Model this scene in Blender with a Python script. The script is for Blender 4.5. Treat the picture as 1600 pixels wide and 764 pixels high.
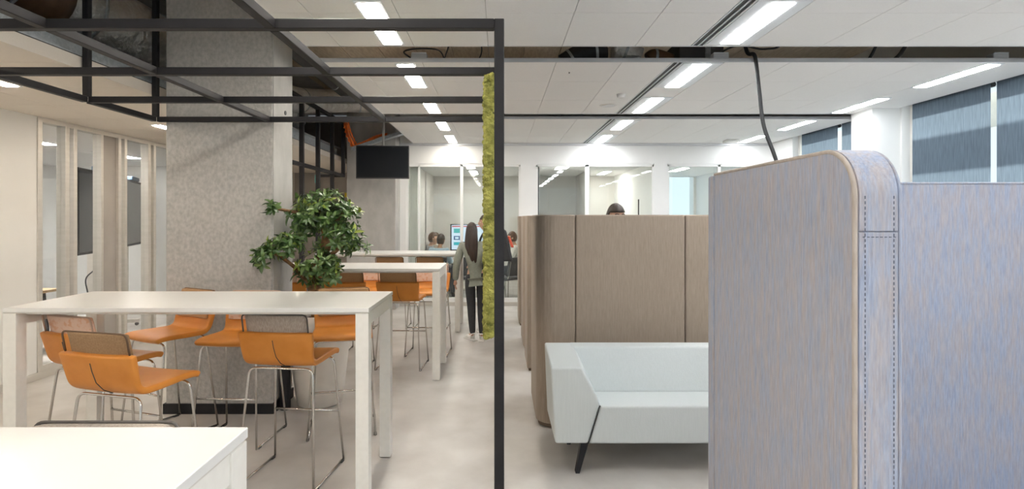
import bpy, bmesh, math, random
import numpy as np
from mathutils import Vector, Matrix, Euler
random.seed(7)
R = math.radians
S = bpy.context.scene
COL = S.collection
for o in list(bpy.data.objects):
    bpy.data.objects.remove(o)

# ------------------------------------------------------------------ camera, world, sun, exposure
F = 870.0                      # focal length in pixels of a 1600 px wide frame
EYE = 1.65
cam = bpy.data.cameras.new('camera')
cam.sensor_width = 36.0
cam.lens = F / 1600 * 36
cam.shift_x = (800 - 780) / 1600
cam.shift_y = -(382 - 340) / 1600
cam.clip_start = 0.05
camo = bpy.data.objects.new('camera', cam)
COL.objects.link(camo)
camo.location = (0, 0, EYE)
camo.rotation_euler = (R(90), 0, 0)
S.camera = camo

w = bpy.data.worlds.new('world')
S.world = w
w.use_nodes = True
bg = w.node_tree.nodes['Background']
bg.inputs[0].default_value = (0.80, 0.90, 1.0, 1)
bg.inputs[1].default_value = 0.75
sun = bpy.data.lights.new('sun', 'SUN')
sun.energy = 8.0
sun.angle = R(2.5)
sun.color = (1.0, 0.97, 0.92)
suno = bpy.data.objects.new('sun', sun)
COL.objects.link(suno)
suno.rotation_euler = Vector((-0.80, 0.10, -0.59)).to_track_quat('-Z', 'Y').to_euler()

S.view_settings.view_transform = 'Standard'
S.view_settings.look = 'None'
S.view_settings.gamma = 1
S.view_settings.use_curve_mapping = False
S.view_settings.exposure = 0.9
S.cycles.max_bounces = 10
S.cycles.diffuse_bounces = 6
S.cycles.transparent_max_bounces = 16
S.cycles.caustics_reflective = False
S.cycles.caustics_refractive = False
S.cycles.sample_clamp_indirect = 6.0

LAMP = 27.0                    # emission of the white ceiling lamps
LAMP_WARM = 95.0

# ------------------------------------------------------------------ materials
MATS = {}
def _new(name):
    m = bpy.data.materials.new(name)
    m.use_nodes = True
    nt = m.node_tree
    return m, nt, nt.nodes['Principled BSDF']

def mat(name, col, rough=0.5, metal=0.0, col2=None, scale=(8, 8, 8), detail=4, bump=0.0, bscale=None,
        lo=0.35, hi=0.65, coat=0.0, spec=0.5, bdist=0.01):
    if name in MATS:
        return MATS[name]
    m, nt, b = _new(name)
    b.inputs['Base Color'].default_value = (*col, 1)
    b.inputs['Roughness'].default_value = rough
    b.inputs['Metallic'].default_value = metal
    b.inputs['Specular IOR Level'].default_value = spec
    if coat:
        b.inputs['Coat Weight'].default_value = coat
        b.inputs['Coat Roughness'].default_value = 0.12
    tc = nt.nodes.new('ShaderNodeTexCoord')
    def noise(sc, det):
        mp = nt.nodes.new('ShaderNodeMapping')
        mp.inputs['Scale'].default_value = sc
        nt.links.new(tc.outputs['Object'], mp.inputs['Vector'])
        n = nt.nodes.new('ShaderNodeTexNoise')
        n.inputs['Scale'].default_value = 1.0
        n.inputs['Detail'].default_value = det
        nt.links.new(mp.outputs[0], n.inputs['Vector'])
        return n
    if col2 is not None:
        n = noise(scale, detail)
        r = nt.nodes.new('ShaderNodeValToRGB')
        r.color_ramp.elements[0].position = lo
        r.color_ramp.elements[1].position = hi
        r.color_ramp.elements[0].color = (*col, 1)
        r.color_ramp.elements[1].color = (*col2, 1)
        nt.links.new(n.outputs['Fac'], r.inputs['Fac'])
        nt.links.new(r.outputs[0], b.inputs['Base Color'])
    if bump:
        n2 = noise(bscale or scale, 6)
        bp = nt.nodes.new('ShaderNodeBump')
        bp.inputs['Strength'].default_value = bump
        bp.inputs['Distance'].default_value = bdist
        nt.links.new(n2.outputs['Fac'], bp.inputs['Height'])
        nt.links.new(bp.outputs[0], b.inputs['Normal'])
    MATS[name] = m
    return m

def emit(name, col, strength):
    if name in MATS:
        return MATS[name]
    m, nt, b = _new(name)
    b.inputs['Base Color'].default_value = (0.8, 0.8, 0.8, 1)
    b.inputs['Emission Color'].default_value = (*col, 1)
    b.inputs['Emission Strength'].default_value = strength
    MATS[name] = m
    return m

def glass(name, tint=(0.94, 0.97, 0.96), refl=1.0):
    if name in MATS:
        return MATS[name]
    m = bpy.data.materials.new(name)
    m.use_nodes = True
    nt = m.node_tree
    nt.nodes.clear()
    out = nt.nodes.new('ShaderNodeOutputMaterial')
    mix = nt.nodes.new('ShaderNodeMixShader')
    tr = nt.nodes.new('ShaderNodeBsdfTransparent')
    tr.inputs[0].default_value = (*tint, 1)
    gl = nt.nodes.new('ShaderNodeBsdfGlossy')
    gl.inputs['Roughness'].default_value = 0.02
    fr = nt.nodes.new('ShaderNodeLayerWeight')          # Schlick reflectance of a thin pane
    fr.inputs['Blend'].default_value = 0.5
    pw = nt.nodes.new('ShaderNodeMath')
    pw.operation = 'POWER'
    pw.inputs[1].default_value = 5.0
    nt.links.new(fr.outputs['Facing'], pw.inputs[0])
    mu = nt.nodes.new('ShaderNodeMath')
    mu.operation = 'MULTIPLY_ADD'
    mu.inputs[1].default_value = 0.9 * refl
    mu.inputs[2].default_value = 0.045 * refl
    nt.links.new(pw.outputs[0], mu.inputs[0])
    nt.links.new(mu.outputs[0], mix.inputs[0])
    nt.links.new(tr.outputs[0], mix.inputs[1])
    nt.links.new(gl.outputs[0], mix.inputs[2])
    nt.links.new(mix.outputs[0], out.inputs[0])
    MATS[name] = m
    return m

def weave(name, stops, sxy, sz, rough=0.9, bump=0.25, fine=None, mixf=0.35):
    """woven cloth: two layers of streaks drawn out along the height"""
    if name in MATS:
        return MATS[name]
    m, nt, b = _new(name)
    b.inputs['Roughness'].default_value = rough
    b.inputs['Specular IOR Level'].default_value = 0.15
    b.inputs['Sheen Weight'].default_value = 0.15
    tc = nt.nodes.new('ShaderNodeTexCoord')
    def streak(a, z, det):
        mp = nt.nodes.new('ShaderNodeMapping')
        mp.inputs['Scale'].default_value = (a, a, z)
        nt.links.new(tc.outputs['Object'], mp.inputs['Vector'])
        n = nt.nodes.new('ShaderNodeTexNoise')
        n.inputs['Scale'].default_value = 1
        n.inputs['Detail'].default_value = det
        n.inputs['Roughness'].default_value = 0.7
        nt.links.new(mp.outputs[0], n.inputs['Vector'])
        return n
    n1 = streak(sxy, sz, 5)
    r = nt.nodes.new('ShaderNodeValToRGB')
    cr = r.color_ramp
    while len(cr.elements) < len(stops):
        cr.elements.new(0.5)
    for e, (p, c) in zip(cr.elements, stops):
        e.position = p
        e.color = (*c, 1)
    nt.links.new(n1.outputs['Fac'], r.inputs['Fac'])
    n2 = streak(sxy * 4, sz * 3, 3)
    mx = nt.nodes.new('ShaderNodeMixRGB')
    mx.blend_type = 'OVERLAY'
    mx.inputs[0].default_value = mixf
    nt.links.new(r.outputs[0], mx.inputs[1])
    nt.links.new(n2.outputs['Fac'], mx.inputs[2])
    nt.links.new(mx.outputs[0], b.inputs['Base Color'])
    bp = nt.nodes.new('ShaderNodeBump')
    bp.inputs['Strength'].default_value = bump
    bp.inputs['Distance'].default_value = 0.004
    nt.links.new(n2.outputs['Fac'], bp.inputs['Height'])
    nt.links.new(bp.outputs[0], b.inputs['Normal'])
    MATS[name] = m
    return m

def blind_mat():
    m = bpy.data.materials.new('blind_cloth')
    m.use_nodes = True
    nt = m.node_tree
    nt.nodes.clear()
    out = nt.nodes.new('ShaderNodeOutputMaterial')
    mix = nt.nodes.new('ShaderNodeMixShader')
    mix.inputs[0].default_value = 0.45
    d = nt.nodes.new('ShaderNodeBsdfDiffuse')
    t = nt.nodes.new('ShaderNodeBsdfTranslucent')
    tc = nt.nodes.new('ShaderNodeTexCoord')
    mp = nt.nodes.new('ShaderNodeMapping')
    mp.inputs['Scale'].default_value = (60, 60, 5)
    n = nt.nodes.new('ShaderNodeTexNoise')
    n.inputs['Scale'].default_value = 1
    r = nt.nodes.new('ShaderNodeValToRGB')
    r.color_ramp.elements[0].position = 0.3
    r.color_ramp.elements[1].position = 0.7
    r.color_ramp.elements[0].color = (0.115, 0.145, 0.18, 1)
    r.color_ramp.elements[1].color = (0.16, 0.20, 0.245, 1)
    nt.links.new(tc.outputs['Object'], mp.inputs[0])
    nt.links.new(mp.outputs[0], n.inputs['Vector'])
    nt.links.new(n.outputs['Fac'], r.inputs[0])
    nt.links.new(r.outputs[0], d.inputs[0])
    nt.links.new(r.outputs[0], t.inputs[0])
    nt.links.new(d.outputs[0], mix.inputs[1])
    nt.links.new(t.outputs[0], mix.inputs[2])
    nt.links.new(mix.outputs[0], out.inputs[0])
    return m

M_WALL = mat('wall_paint', (0.78, 0.77, 0.74), 0.75, col2=(0.81, 0.80, 0.77), scale=(2, 2, 2))
M_WALLW = mat('wall_white', (0.82, 0.82, 0.81), 0.7, col2=(0.85, 0.85, 0.84), scale=(2, 2, 2))
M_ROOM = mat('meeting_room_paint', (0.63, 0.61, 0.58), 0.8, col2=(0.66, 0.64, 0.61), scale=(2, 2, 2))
M_TAUPE = mat('wall_taupe', (0.36, 0.33, 0.30), 0.8, col2=(0.39, 0.36, 0.33), scale=(3, 3, 3))
M_FLOOR = mat('floor_vinyl', (0.44, 0.415, 0.39), 0.42, col2=(0.60, 0.58, 0.555), scale=(2.4, 2.4, 2.4), detail=10, lo=0.28, hi=0.72, bump=0.03, bscale=(40, 40, 40), spec=0.4)
M_TILE = mat('ceiling_tile', (0.875, 0.875, 0.87), 0.85, col2=(0.895, 0.895, 0.89), scale=(90, 90, 90), detail=2)
M_TILEW = mat('ceiling_tile_warm', (0.80, 0.74, 0.66), 0.85, col2=(0.82, 0.76, 0.68), scale=(90, 90, 90), detail=2)
M_TRIM = mat('ceiling_edge_trim', (0.60, 0.61, 0.63), 0.4, 0.3, col2=(0.64, 0.65, 0.67), scale=(3, 3, 3))
M_SEAM = mat('ceiling_seam', (0.55, 0.55, 0.54), 0.8, col2=(0.58, 0.58, 0.57), scale=(3, 3, 3))
M_CONC = mat('concrete', (0.38, 0.37, 0.355), 0.85, col2=(0.52, 0.505, 0.485), scale=(38, 38, 30), detail=10, lo=0.3, hi=0.7, bump=0.3, bscale=(70, 70, 60))
M_CONCS = mat('concrete_smooth', (0.40, 0.39, 0.375), 0.8, col2=(0.50, 0.49, 0.47), scale=(5, 5, 3), detail=8, bump=0.1, bscale=(30, 30, 30))
M_PLANK = mat('wood_wool_board', (0.54, 0.45, 0.34), 0.9, col2=(0.68, 0.59, 0.46), scale=(30, 5, 30), detail=8, bump=0.3, bscale=(80, 80, 80))
M_BLACK = mat('black_steel', (0.017, 0.016, 0.018), 0.5, 0.0, col2=(0.022, 0.021, 0.023), scale=(12, 12, 12), spec=0.25)
M_DARK = mat('dark_plastic', (0.025, 0.025, 0.027), 0.5, col2=(0.035, 0.035, 0.037), scale=(20, 20, 20))
M_SCREEN = mat('screen_glass', (0.012, 0.014, 0.017), 0.12, col2=(0.016, 0.018, 0.021), scale=(1, 1, 1), spec=0.3)
M_WHITE = mat('white_laminate', (0.72, 0.712, 0.69), 0.32, col2=(0.74, 0.732, 0.71), scale=(3, 3, 3), coat=0.1)
M_WHITEM = mat('white_powder_coat', (0.76, 0.74, 0.69), 0.45, col2=(0.79, 0.77, 0.72), scale=(30, 30, 30))
M_ALU = mat('aluminium_frame', (0.62, 0.59, 0.54), 0.4, 0.35, col2=(0.66, 0.63, 0.58), scale=(4, 4, 30))
M_GALV = mat('galvanised_steel', (0.42, 0.46, 0.49), 0.38, 0.45, col2=(0.56, 0.60, 0.63), scale=(40, 40, 40), detail=6)
M_FOIL = mat('duct_foil', (0.75, 0.74, 0.72), 0.30, 0.6, col2=(0.88, 0.88, 0.87), scale=(5, 5, 5), bump=1.0, bscale=(11, 11, 11), bdist=0.06)
M_BROWN = mat('brown_duct', (0.13, 0.07, 0.04), 0.45, 0.2, col2=(0.20, 0.11, 0.06), scale=(8, 8, 8))
M_CHROME = mat('chrome_wire', (0.62, 0.60, 0.57), 0.2, 1.0, col2=(0.68, 0.66, 0.63), scale=(10, 10, 10))
M_LEATH = mat('orange_leather', (0.56, 0.205, 0.03), 0.42, col2=(0.64, 0.25, 0.045), scale=(7, 7, 7), bump=0.08, bscale=(160, 160, 160), spec=0.4)
M_ORCAB = mat('orange_cable', (0.85, 0.17, 0.02), 0.5, col2=(0.9, 0.21, 0.03), scale=(20, 20, 20))
M_SOFA = mat('sofa_cloth', (0.62, 0.66, 0.66), 0.85, col2=(0.645, 0.685, 0.685), scale=(140, 140, 10), detail=3, bump=0.15, bscale=(300, 300, 60), spec=0.2)
M_POT = mat('white_pot', (0.74, 0.70, 0.64), 0.5, col2=(0.79, 0.75, 0.69), scale=(6, 6, 6))
M_BARK = mat('bark', (0.14, 0.07, 0.03), 0.85, col2=(0.29, 0.16, 0.07), scale=(18, 18, 40), bump=0.5, bscale=(30, 30, 60))
M_LEAF = mat('leaf_dark', (0.04, 0.09, 0.022), 0.28, col2=(0.08, 0.15, 0.04), scale=(9, 9, 9), spec=0.6)
M_LEAF2 = mat('leaf_mid', (0.10, 0.18, 0.05), 0.28, col2=(0.155, 0.24, 0.075), scale=(9, 9, 9), spec=0.6)
M_LEAF3 = mat('leaf_young', (0.27, 0.37, 0.06), 0.35, col2=(0.36, 0.44, 0.09), scale=(9, 9, 9), spec=0.5)
M_SOIL = mat('soil', (0.05, 0.035, 0.025), 0.95, col2=(0.09, 0.06, 0.04), scale=(60, 60, 60), bump=0.6)
M_MOSS = mat('moss', (0.155, 0.16, 0.03), 0.95, col2=(0.41, 0.395, 0.10), scale=(20, 20, 20), detail=6, bump=0.8, bscale=(130, 130, 130))
M_TANB = weave('tan_weave', [(0.30, (0.30, 0.24, 0.19)), (0.5, (0.345, 0.28, 0.222)), (0.72, (0.395, 0.32, 0.255))], 110, 6.0, mixf=0.22)
M_TANSEAM = mat('tan_seam', (0.16, 0.115, 0.08), 0.9, col2=(0.18, 0.13, 0.09), scale=(50, 50, 50))
M_BLUE = weave('blue_weave', [(0.26, (0.275, 0.33, 0.46)), (0.43, (0.325, 0.36, 0.455)), (0.53, (0.36, 0.36, 0.41)), (0.66, (0.40, 0.365, 0.37)), (0.8, (0.325, 0.355, 0.44))], 38, 5.0, mixf=0.38)
M_BLUESEAM = mat('blue_seam', (0.13, 0.14, 0.18), 0.9, col2=(0.16, 0.17, 0.21), scale=(60, 60, 60))
M_PIPING = mat('piping_cord', (0.40, 0.345, 0.30), 0.85, col2=(0.46, 0.41, 0.37), scale=(60, 60, 20))
M_BLIND = blind_mat()
M_GLASS = glass('pane_glass')
M_GLASSL = glass('pane_glass_left', (0.97, 0.975, 0.97))
M_LAMP = emit('lamp_diffuser', (0.97, 0.985, 1.0), LAMP)
M_LAMPR = emit('lamp_diffuser_window_row', (0.95, 0.98, 1.0), LAMP * 0.7)
M_LAMPS = emit('lamp_diffuser_side_room', (1.0, 0.97, 0.93), LAMP * 2.8)
M_LAMPM = emit('lamp_diffuser_meeting', (1.0, 0.95, 0.88), LAMP * 1.05)
M_LAMPL = emit('lamp_diffuser_left', (1.0, 0.93, 0.83), LAMP)
M_LAMPW = emit('lamp_diffuser_warm', (1.0, 0.85, 0.68), LAMP_WARM)
M_HOUS = mat('lamp_housing', (0.74, 0.78, 0.82), 0.3, col2=(0.78, 0.82, 0.86), scale=(3, 3, 3))

# ------------------------------------------------------------------ mesh helpers
class MB:
    def __init__(s):
        s.v = []; s.f = []
    def add(s, vs, fs):
        n = len(s.v)
        s.v += [tuple(q) for q in vs]
        s.f += [tuple(i + n for i in f) for f in fs]
        return s
    def box(s, x0, x1, y0, y1, z0, z1):
        vs = [(x, y, z) for z in (z0, z1) for y in (y0, y1) for x in (x0, x1)]
        return s.add(vs, [(0, 2, 3, 1), (4, 5, 7, 6), (0, 1, 5, 4), (2, 6, 7, 3), (0, 4, 6, 2), (1, 3, 7, 5)])
    def hexa(s, b, t):
        """b, t: four bottom and four top corners, counter-clockwise seen from above"""
        return s.add(list(b) + list(t), [(3, 2, 1, 0), (4, 5, 6, 7), (0, 1, 5, 4), (1, 2, 6, 5), (2, 3, 7, 6), (3, 0, 4, 7)])
    def tube(s, pts, r, n=8, cap=True, close=False):
        pts = [Vector(p) for p in pts]
        k = len(pts)
        rad = r if isinstance(r, (list, tuple)) else [r] * k
        ring = []
        up = None
        for i, p in enumerate(pts):
            a = pts[(i - 1) % k] if (i > 0 or close) else p
            b = pts[(i + 1) % k] if (i < k - 1 or close) else p
            t = (b - a)
            t = t.normalized() if t.length > 1e-9 else Vector((0, 0, 1))
            if up is None:
                up = t.orthogonal().normalized()
            up = (up - t * up.dot(t))
            up = up.normalized() if up.length > 1e-6 else t.orthogonal().normalized()
            sd = t.cross(up)
            ring.append([p + (up * math.cos(2 * math.pi * j / n) + sd * math.sin(2 * math.pi * j / n)) * rad[i] for j in range(n)])
        vs = [q for g in ring for q in g]
        fs = []
        for i in range(k if close else k - 1):
            i2 = (i + 1) % k
            for j in range(n):
                fs.append((i * n + j, i * n + (j + 1) % n, i2 * n + (j + 1) % n, i2 * n + j))
        if cap and not close:
            fs.append(tuple(range(n))[::-1])
            fs.append(tuple((k - 1) * n + j for j in range(n)))
        return s.add(vs, fs)
    def lathe(s, prof, n=32, c=(0, 0, 0), cap=True):
        vs = []; fs = []
        for (r, z) in prof:
            for j in range(n):
                a = 2 * math.pi * j / n
                vs.append((c[0] + r * math.cos(a), c[1] + r * math.sin(a), c[2] + z))
        for i in range(len(prof) - 1):
            for j in range(n):
                fs.append((i * n + j, i * n + (j + 1) % n, (i + 1) * n + (j + 1) % n, (i + 1) * n + j))
        if cap:
            fs.append(tuple(range(n))[::-1])
            fs.append(tuple((len(prof) - 1) * n + j for j in range(n)))
        return s.add(vs, fs)
    def prism(s, poly, axis, a, b):
        """poly: 2-D outline; axis 'x': poly is (y,z), 'y': (x,z), 'z': (x,y)"""
        def p3(p, t):
            return {'x': (t, p[0], p[1]), 'y': (p[0], t, p[1]), 'z': (p[0], p[1], t)}[axis]
        n = len(poly)
        vs = [p3(p, a) for p in poly] + [p3(p, b) for p in poly]
        fs = [tuple(range(n))[::-1], tuple(range(n, 2 * n))]
        fs += [(i, (i + 1) % n, n + (i + 1) % n, n + i) for i in range(n)]
        return s.add(vs, fs)
    def ball(s, c, r, sq=(1, 1, 1), nu=12, nv=8):
        vs = []; fs = []
        for i in range(nv + 1):
            th = math.pi * i / nv
            for j in range(nu):
                ph = 2 * math.pi * j / nu
                vs.append((c[0] + r * sq[0] * math.sin(th) * math.cos(ph), c[1] + r * sq[1] * math.sin(th) * math.sin(ph), c[2] + r * sq[2] * math.cos(th)))
        for i in range(nv):
            for j in range(nu):
                fs.append((i * nu + j, (i + 1) * nu + j, (i + 1) * nu + (j + 1) % nu, i * nu + (j + 1) % nu))
        return s.add(vs, fs)
    def mesh(s, name, smooth=False):
        me = bpy.data.meshes.new(name)
        me.from_pydata(s.v, [], s.f)
        bm = bmesh.new()
        bm.from_mesh(me)
        bmesh.ops.remove_doubles(bm, verts=bm.verts, dist=1e-6)
        bmesh.ops.recalc_face_normals(bm, faces=bm.faces)
        bm.to_mesh(me)
        bm.free()
        if smooth:
            me.polygons.foreach_set('use_smooth', [True] * len(me.polygons))
        me.update()
        return me

def obj(name, src, material=None, parent=None, smooth=False, bevel=0.0, seg=2, auto=None, **tags):
    me = src.mesh(name, smooth) if isinstance(src, MB) else src
    o = bpy.data.objects.new(name, me)
    COL.objects.link(o)
    if material is not None and not me.materials:
        me.materials.append(material)
    if parent is not None:
        o.parent = parent
    if bevel:
        b = o.modifiers.new('bevel', 'BEVEL')
        b.width = bevel
        b.segments = seg
        b.limit_method = 'ANGLE'
        b.angle_limit = R(40)
        b.harden_normals = False
    for k, v in tags.items():
        o[k] = v
    return o

def use(o, m):
    """object-level material for a mesh that several objects share"""
    o.material_slots[0].link = 'OBJECT'
    o.material_slots[0].material = m

def thing(name, label, cat, loc=(0, 0, 0), rz=0.0, group=None, kind=None):
    o = bpy.data.objects.new(name, None)
    COL.objects.link(o)
    o.empty_display_size = 0.1
    o.location = loc
    o.rotation_euler = (0, 0, rz)
    o['label'] = label
    o['category'] = cat
    if group:
        o['group'] = group
    if kind:
        o['kind'] = kind
    return o

def tag(o, label, cat, group=None):
    o['label'] = label
    o['category'] = cat
    if group:
        o['group'] = group
    return o

def struct(name, src, material, label=None, parent=None, **kw):
    o = obj(name, src, material, parent, **kw)
    if parent is None:
        o['kind'] = 'structure'
    if label:
        o['label'] = label
    return o

def structroot(name, label):
    o = bpy.data.objects.new(name, None)
    COL.objects.link(o)
    o['kind'] = 'structure'
    o['label'] = label
    return o

def arc(cx, cy, r, a0, a1, n):
    return [(cx + r * math.cos(R(a0 + (a1 - a0) * i / n)), cy + r * math.sin(R(a0 + (a1 - a0) * i / n))) for i in range(n + 1)]

def bez(p, n=10):
    """smooth path through the points p (Catmull-Rom)"""
    p = [Vector(q) for q in p]
    out = []
    for i in range(len(p) - 1):
        p0 = p[max(i - 1, 0)]; p1 = p[i]; p2 = p[i + 1]; p3 = p[min(i + 2, len(p) - 1)]
        for k in range(n):
            t = k / n
            out.append(0.5 * ((2 * p1) + (p2 - p0) * t + (2 * p0 - 5 * p1 + 4 * p2 - p3) * t * t + (3 * p1 - p0 - 3 * p2 + p3) * t ** 3))
    out.append(p[-1])
    return out

def baked(o):
    dg = bpy.context.evaluated_depsgraph_get()
    me = bpy.data.meshes.new_from_object(o.evaluated_get(dg))
    return me

ORD = ['first', 'second', 'third', 'fourth', 'fifth', 'sixth', 'seventh', 'eighth', 'ninth', 'tenth']

# ------------------------------------------------------------------ the room
XL, XR = -4.70, 5.10           # inner faces of the side walls
YB = 10.42                     # glazed back wall
CE = 3.04                      # underside of the white ceiling islands
CL = 2.68                      # underside of the low ceiling by the left wall
SLAB = 3.98
YF = -5.0                      # wall behind the viewpoint

struct('floor', MB().box(-9.2, XR + 0.3, YF - 0.2, 15.2, -0.12, 0.0), M_FLOOR, 'pale grey speckled vinyl floor')
sl = struct('ceiling', MB().box(-9.2, XR + 0.3, YF - 0.2, 15.2, SLAB + 0.03, SLAB + 0.2), M_CONCS, 'raw structural ceiling seen above the islands')
pk = MB().box(-0.245, 0.245, 1.5, 10.4, SLAB - 0.01, SLAB + 0.03).mesh('plank')
for i in range(17):
    o = obj('plank', pk, M_PLANK, sl)
    o.location.x = -2.9 + 0.5 * i

# ---- ceiling islands of white tiles
XT = [-1.60, -1.29, -0.69, -0.09, 0.51, 1.10, 1.55]
XT2 = [2.02, 2.61, 3.21, 3.80, 4.40, XR - 0.02]
def island(label, y0, y1, rows, plain_from=None):
    rt = structroot('ceiling', label)
    obj('backing', MB().box(-1.59, XR - 0.01, y0 + 0.005, y1 - 0.005, CE + 0.012, CE + 0.03), M_SEAM, rt)
    e = 0.012
    obj('edge_trim', MB().box(-1.612, XR - 0.01, y0 - e, y0, CE - 0.002, CE + 0.034), M_TRIM, rt)
    obj('edge_trim', MB().box(-1.612, XR - 0.01, y1, y1 + e, CE - 0.002, CE + 0.034), M_TRIM, rt)
    obj('edge_trim', MB().box(-1.612, -1.60, y0, y1, CE - 0.002, CE + 0.034), M_TRIM, rt)
    g = 0.0025
    if plain_from is not None:
        obj('plain_panel', MB().box(-1.60, XR - 0.02, plain_from, rows[0] - g, CE, CE + 0.014), M_TILE, rt)
    for xs in (XT, XT2):
        for a, b in zip(xs, xs[1:]):
            for c, d in zip(rows, rows[1:]):
                obj('tile', MB().box(a + g, b - g, c + g, d - g, CE, CE + 0.014), M_TILE, rt)
    for a, b in zip(rows, rows[1:]):
        obj('tile', MB().box(1.66 + g, XT2[0] - g, a + g, b - g, CE + 0.004, CE + 0.014), M_TILE, rt)
    tr = obj('track_slot', MB().box(1.555, 1.655, rows[0], y1, CE + 0.006, CE + 0.014), M_DARK, rt)
    for x in (1.553, 1.602, 1.645):
        obj('track_rail', MB().box(x, x + 0.010, rows[0], y1, CE - 0.002, CE + 0.008), M_HOUS, tr)
    return rt
island('white tiled ceiling island overhead', YF, 4.51, [3.05, 3.78, 4.51], plain_from=YF)
island('white tiled ceiling island past the wide gap', 4.98, 7.46, [4.98, 5.70, 6.58, 7.46])
island('white tiled ceiling island against the back wall', 7.85, YB - 0.02, [7.85, 8.70, 9.55, YB - 0.02])

# ---- low warm ceiling along the left wall
lc = structroot('ceiling', 'low beige tiled ceiling along the left partition')
obj('backing', MB().box(XL, -2.915, YF, 12.8, CL + 0.012, CL + 0.05), M_SEAM, lc)
g = 0.0025
obj('plain_panel', MB().box(XL, -2.915, YF, 3.0 - g, CL, CL + 0.014), M_TILEW, lc)
ys = [3.0 + 0.7 * i for i in range(15)]
for a, b in zip([XL, -4.1, -3.5], [-4.1, -3.5, -2.915]):
    for c, d in zip(ys, ys[1:]):
        obj('tile', MB().box(a + g, b - g, c + g, d - g, CL, CL + 0.014), M_TILEW, lc)
obj('fascia', MB().box(-2.915, -2.899, YF, 12.8, CL - 0.003, CL + 0.085), M_TILEW, lc)

# ---- walls
wl = structroot('wall_left', 'off-white side wall with a low skirting')
obj('wall_panel', MB().box(XL - 0.12, XL, YF, 5.66, 0, SLAB), M_WALL, wl)
obj('wall_panel', MB().box(XL - 0.12, XL, 5.66, 12.8, CL - 0.03, SLAB), M_WALL, wl)
obj('wall_panel', MB().box(XL - 0.12, XL, 9.6, 12.8, 0, CL - 0.03), M_WALL, wl)
struct('baseboard_left', MB().box(XL, XL + 0.015, YF, 9.6, 0, 0.075), M_ALU, 'grey metal skirting along the left wall')
wf = structroot('wall_front', 'white wall behind the viewpoint, open for the added windows')
obj('wall_panel', MB().box(-9.2, XR + 0.3, YF - 0.12, YF, 0, 0.35), M_WALLW, wf)
obj('wall_panel', MB().box(-9.2, XR + 0.3, YF - 0.12, YF, CE, SLAB), M_WALLW, wf)
obj('wall_panel', MB().box(-9.2, XL, YF - 0.12, YF, 0.35, CE), M_WALLW, wf)
w8 = structroot('window_added', 'unseen row of large windows added behind the viewpoint for frontal light')  # unseen windows, added to let frontal light into the room
for i in range(8):
    xx = XL + (XR - XL - 0.06) * i / 7
    obj('frame_bar', MB().box(xx, xx + 0.06, YF - 0.1, YF - 0.03, 0.35, CE), M_WHITEM, w8)
    if i < 7:
        obj('pane', MB().box(xx + 0.06, xx + (XR - XL - 0.06) / 7, YF - 0.07, YF - 0.06, 0.35, CE), M_GLASS, w8)

# room beyond the left partition
lr = structroot('wall_side_room', 'white walls of the room behind the left glass')
obj('wall_panel', MB().box(-9.0, -8.88, 2.0, 12.9, 0, SLAB), M_WALLW, lr)
obj('wall_panel', MB().box(-8.9, XL - 0.12, 11.2, 11.32, 0, SLAB), M_WALLW, lr)
obj('wall_panel', MB().box(-8.9, XL - 0.12, 2.0, 2.12, 0, SLAB), M_WALLW, lr)
obj('ceiling_panel', MB().box(-8.9, XL - 0.12, 2.1, 11.2, CL, CL + 0.05), M_TILE, lr)

# glazed partition in the left wall
wn = structroot('window_1', 'full-height glass partition with slim metal mullions in the left wall')
y_m = [(5.66, 5.72), (6.02, 6.08), (6.14, 6.19), (6.56, 6.60), (6.86, 6.91), (6.97, 7.02), (7.44, 7.50), (7.56, 7.61), (8.3, 8.36), (9.1, 9.16), (9.54, 9.6)]
for a, b in y_m:
    obj('mullion', MB().box(XL - 0.09, XL + 0.012, a, b, 0.075, CL - 0.03), M_ALU, wn, bevel=0.004)
obj('head_rail', MB().box(XL - 0.09, XL + 0.010, 5.66, 9.6, CL - 0.05, CL - 0.005), M_ALU, wn)
obj('sill_rail', MB().box(XL - 0.09, XL + 0.010, 5.66, 9.6, 0.075, 0.13), M_ALU, wn)
for (a0, a1), (b0, b1) in zip(y_m, y_m[1:]):
    if b0 - a1 > 0.1:
        obj('pane', MB().box(XL - 0.045, XL - 0.035, a1, b0, 0.13, CL - 0.05), M_GLASSL, wn)
obj('grey_post', MB().box(XL - 0.06, XL - 0.02, 6.60, 6.86, 0.1, CL - 0.05), M_TAUPE, wn)

# corridor end under the low ceiling
ce = structroot('wall_corridor', 'taupe end wall of the corridor under the low ceiling')
obj('wall_panel', MB().box(XL, -1.70, 12.8, 12.92, 0, SLAB), M_TAUPE, ce)
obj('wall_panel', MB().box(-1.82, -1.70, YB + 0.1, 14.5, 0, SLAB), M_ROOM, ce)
obj('yellow_stripe', MB().box(-3.55, -2.75, 12.785, 12.80, 2.12, 2.22), mat('yellow_paint', (0.75, 0.55, 0.03), 0.6, col2=(0.78, 0.58, 0.04), scale=(3, 3, 3)), ce)

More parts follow.
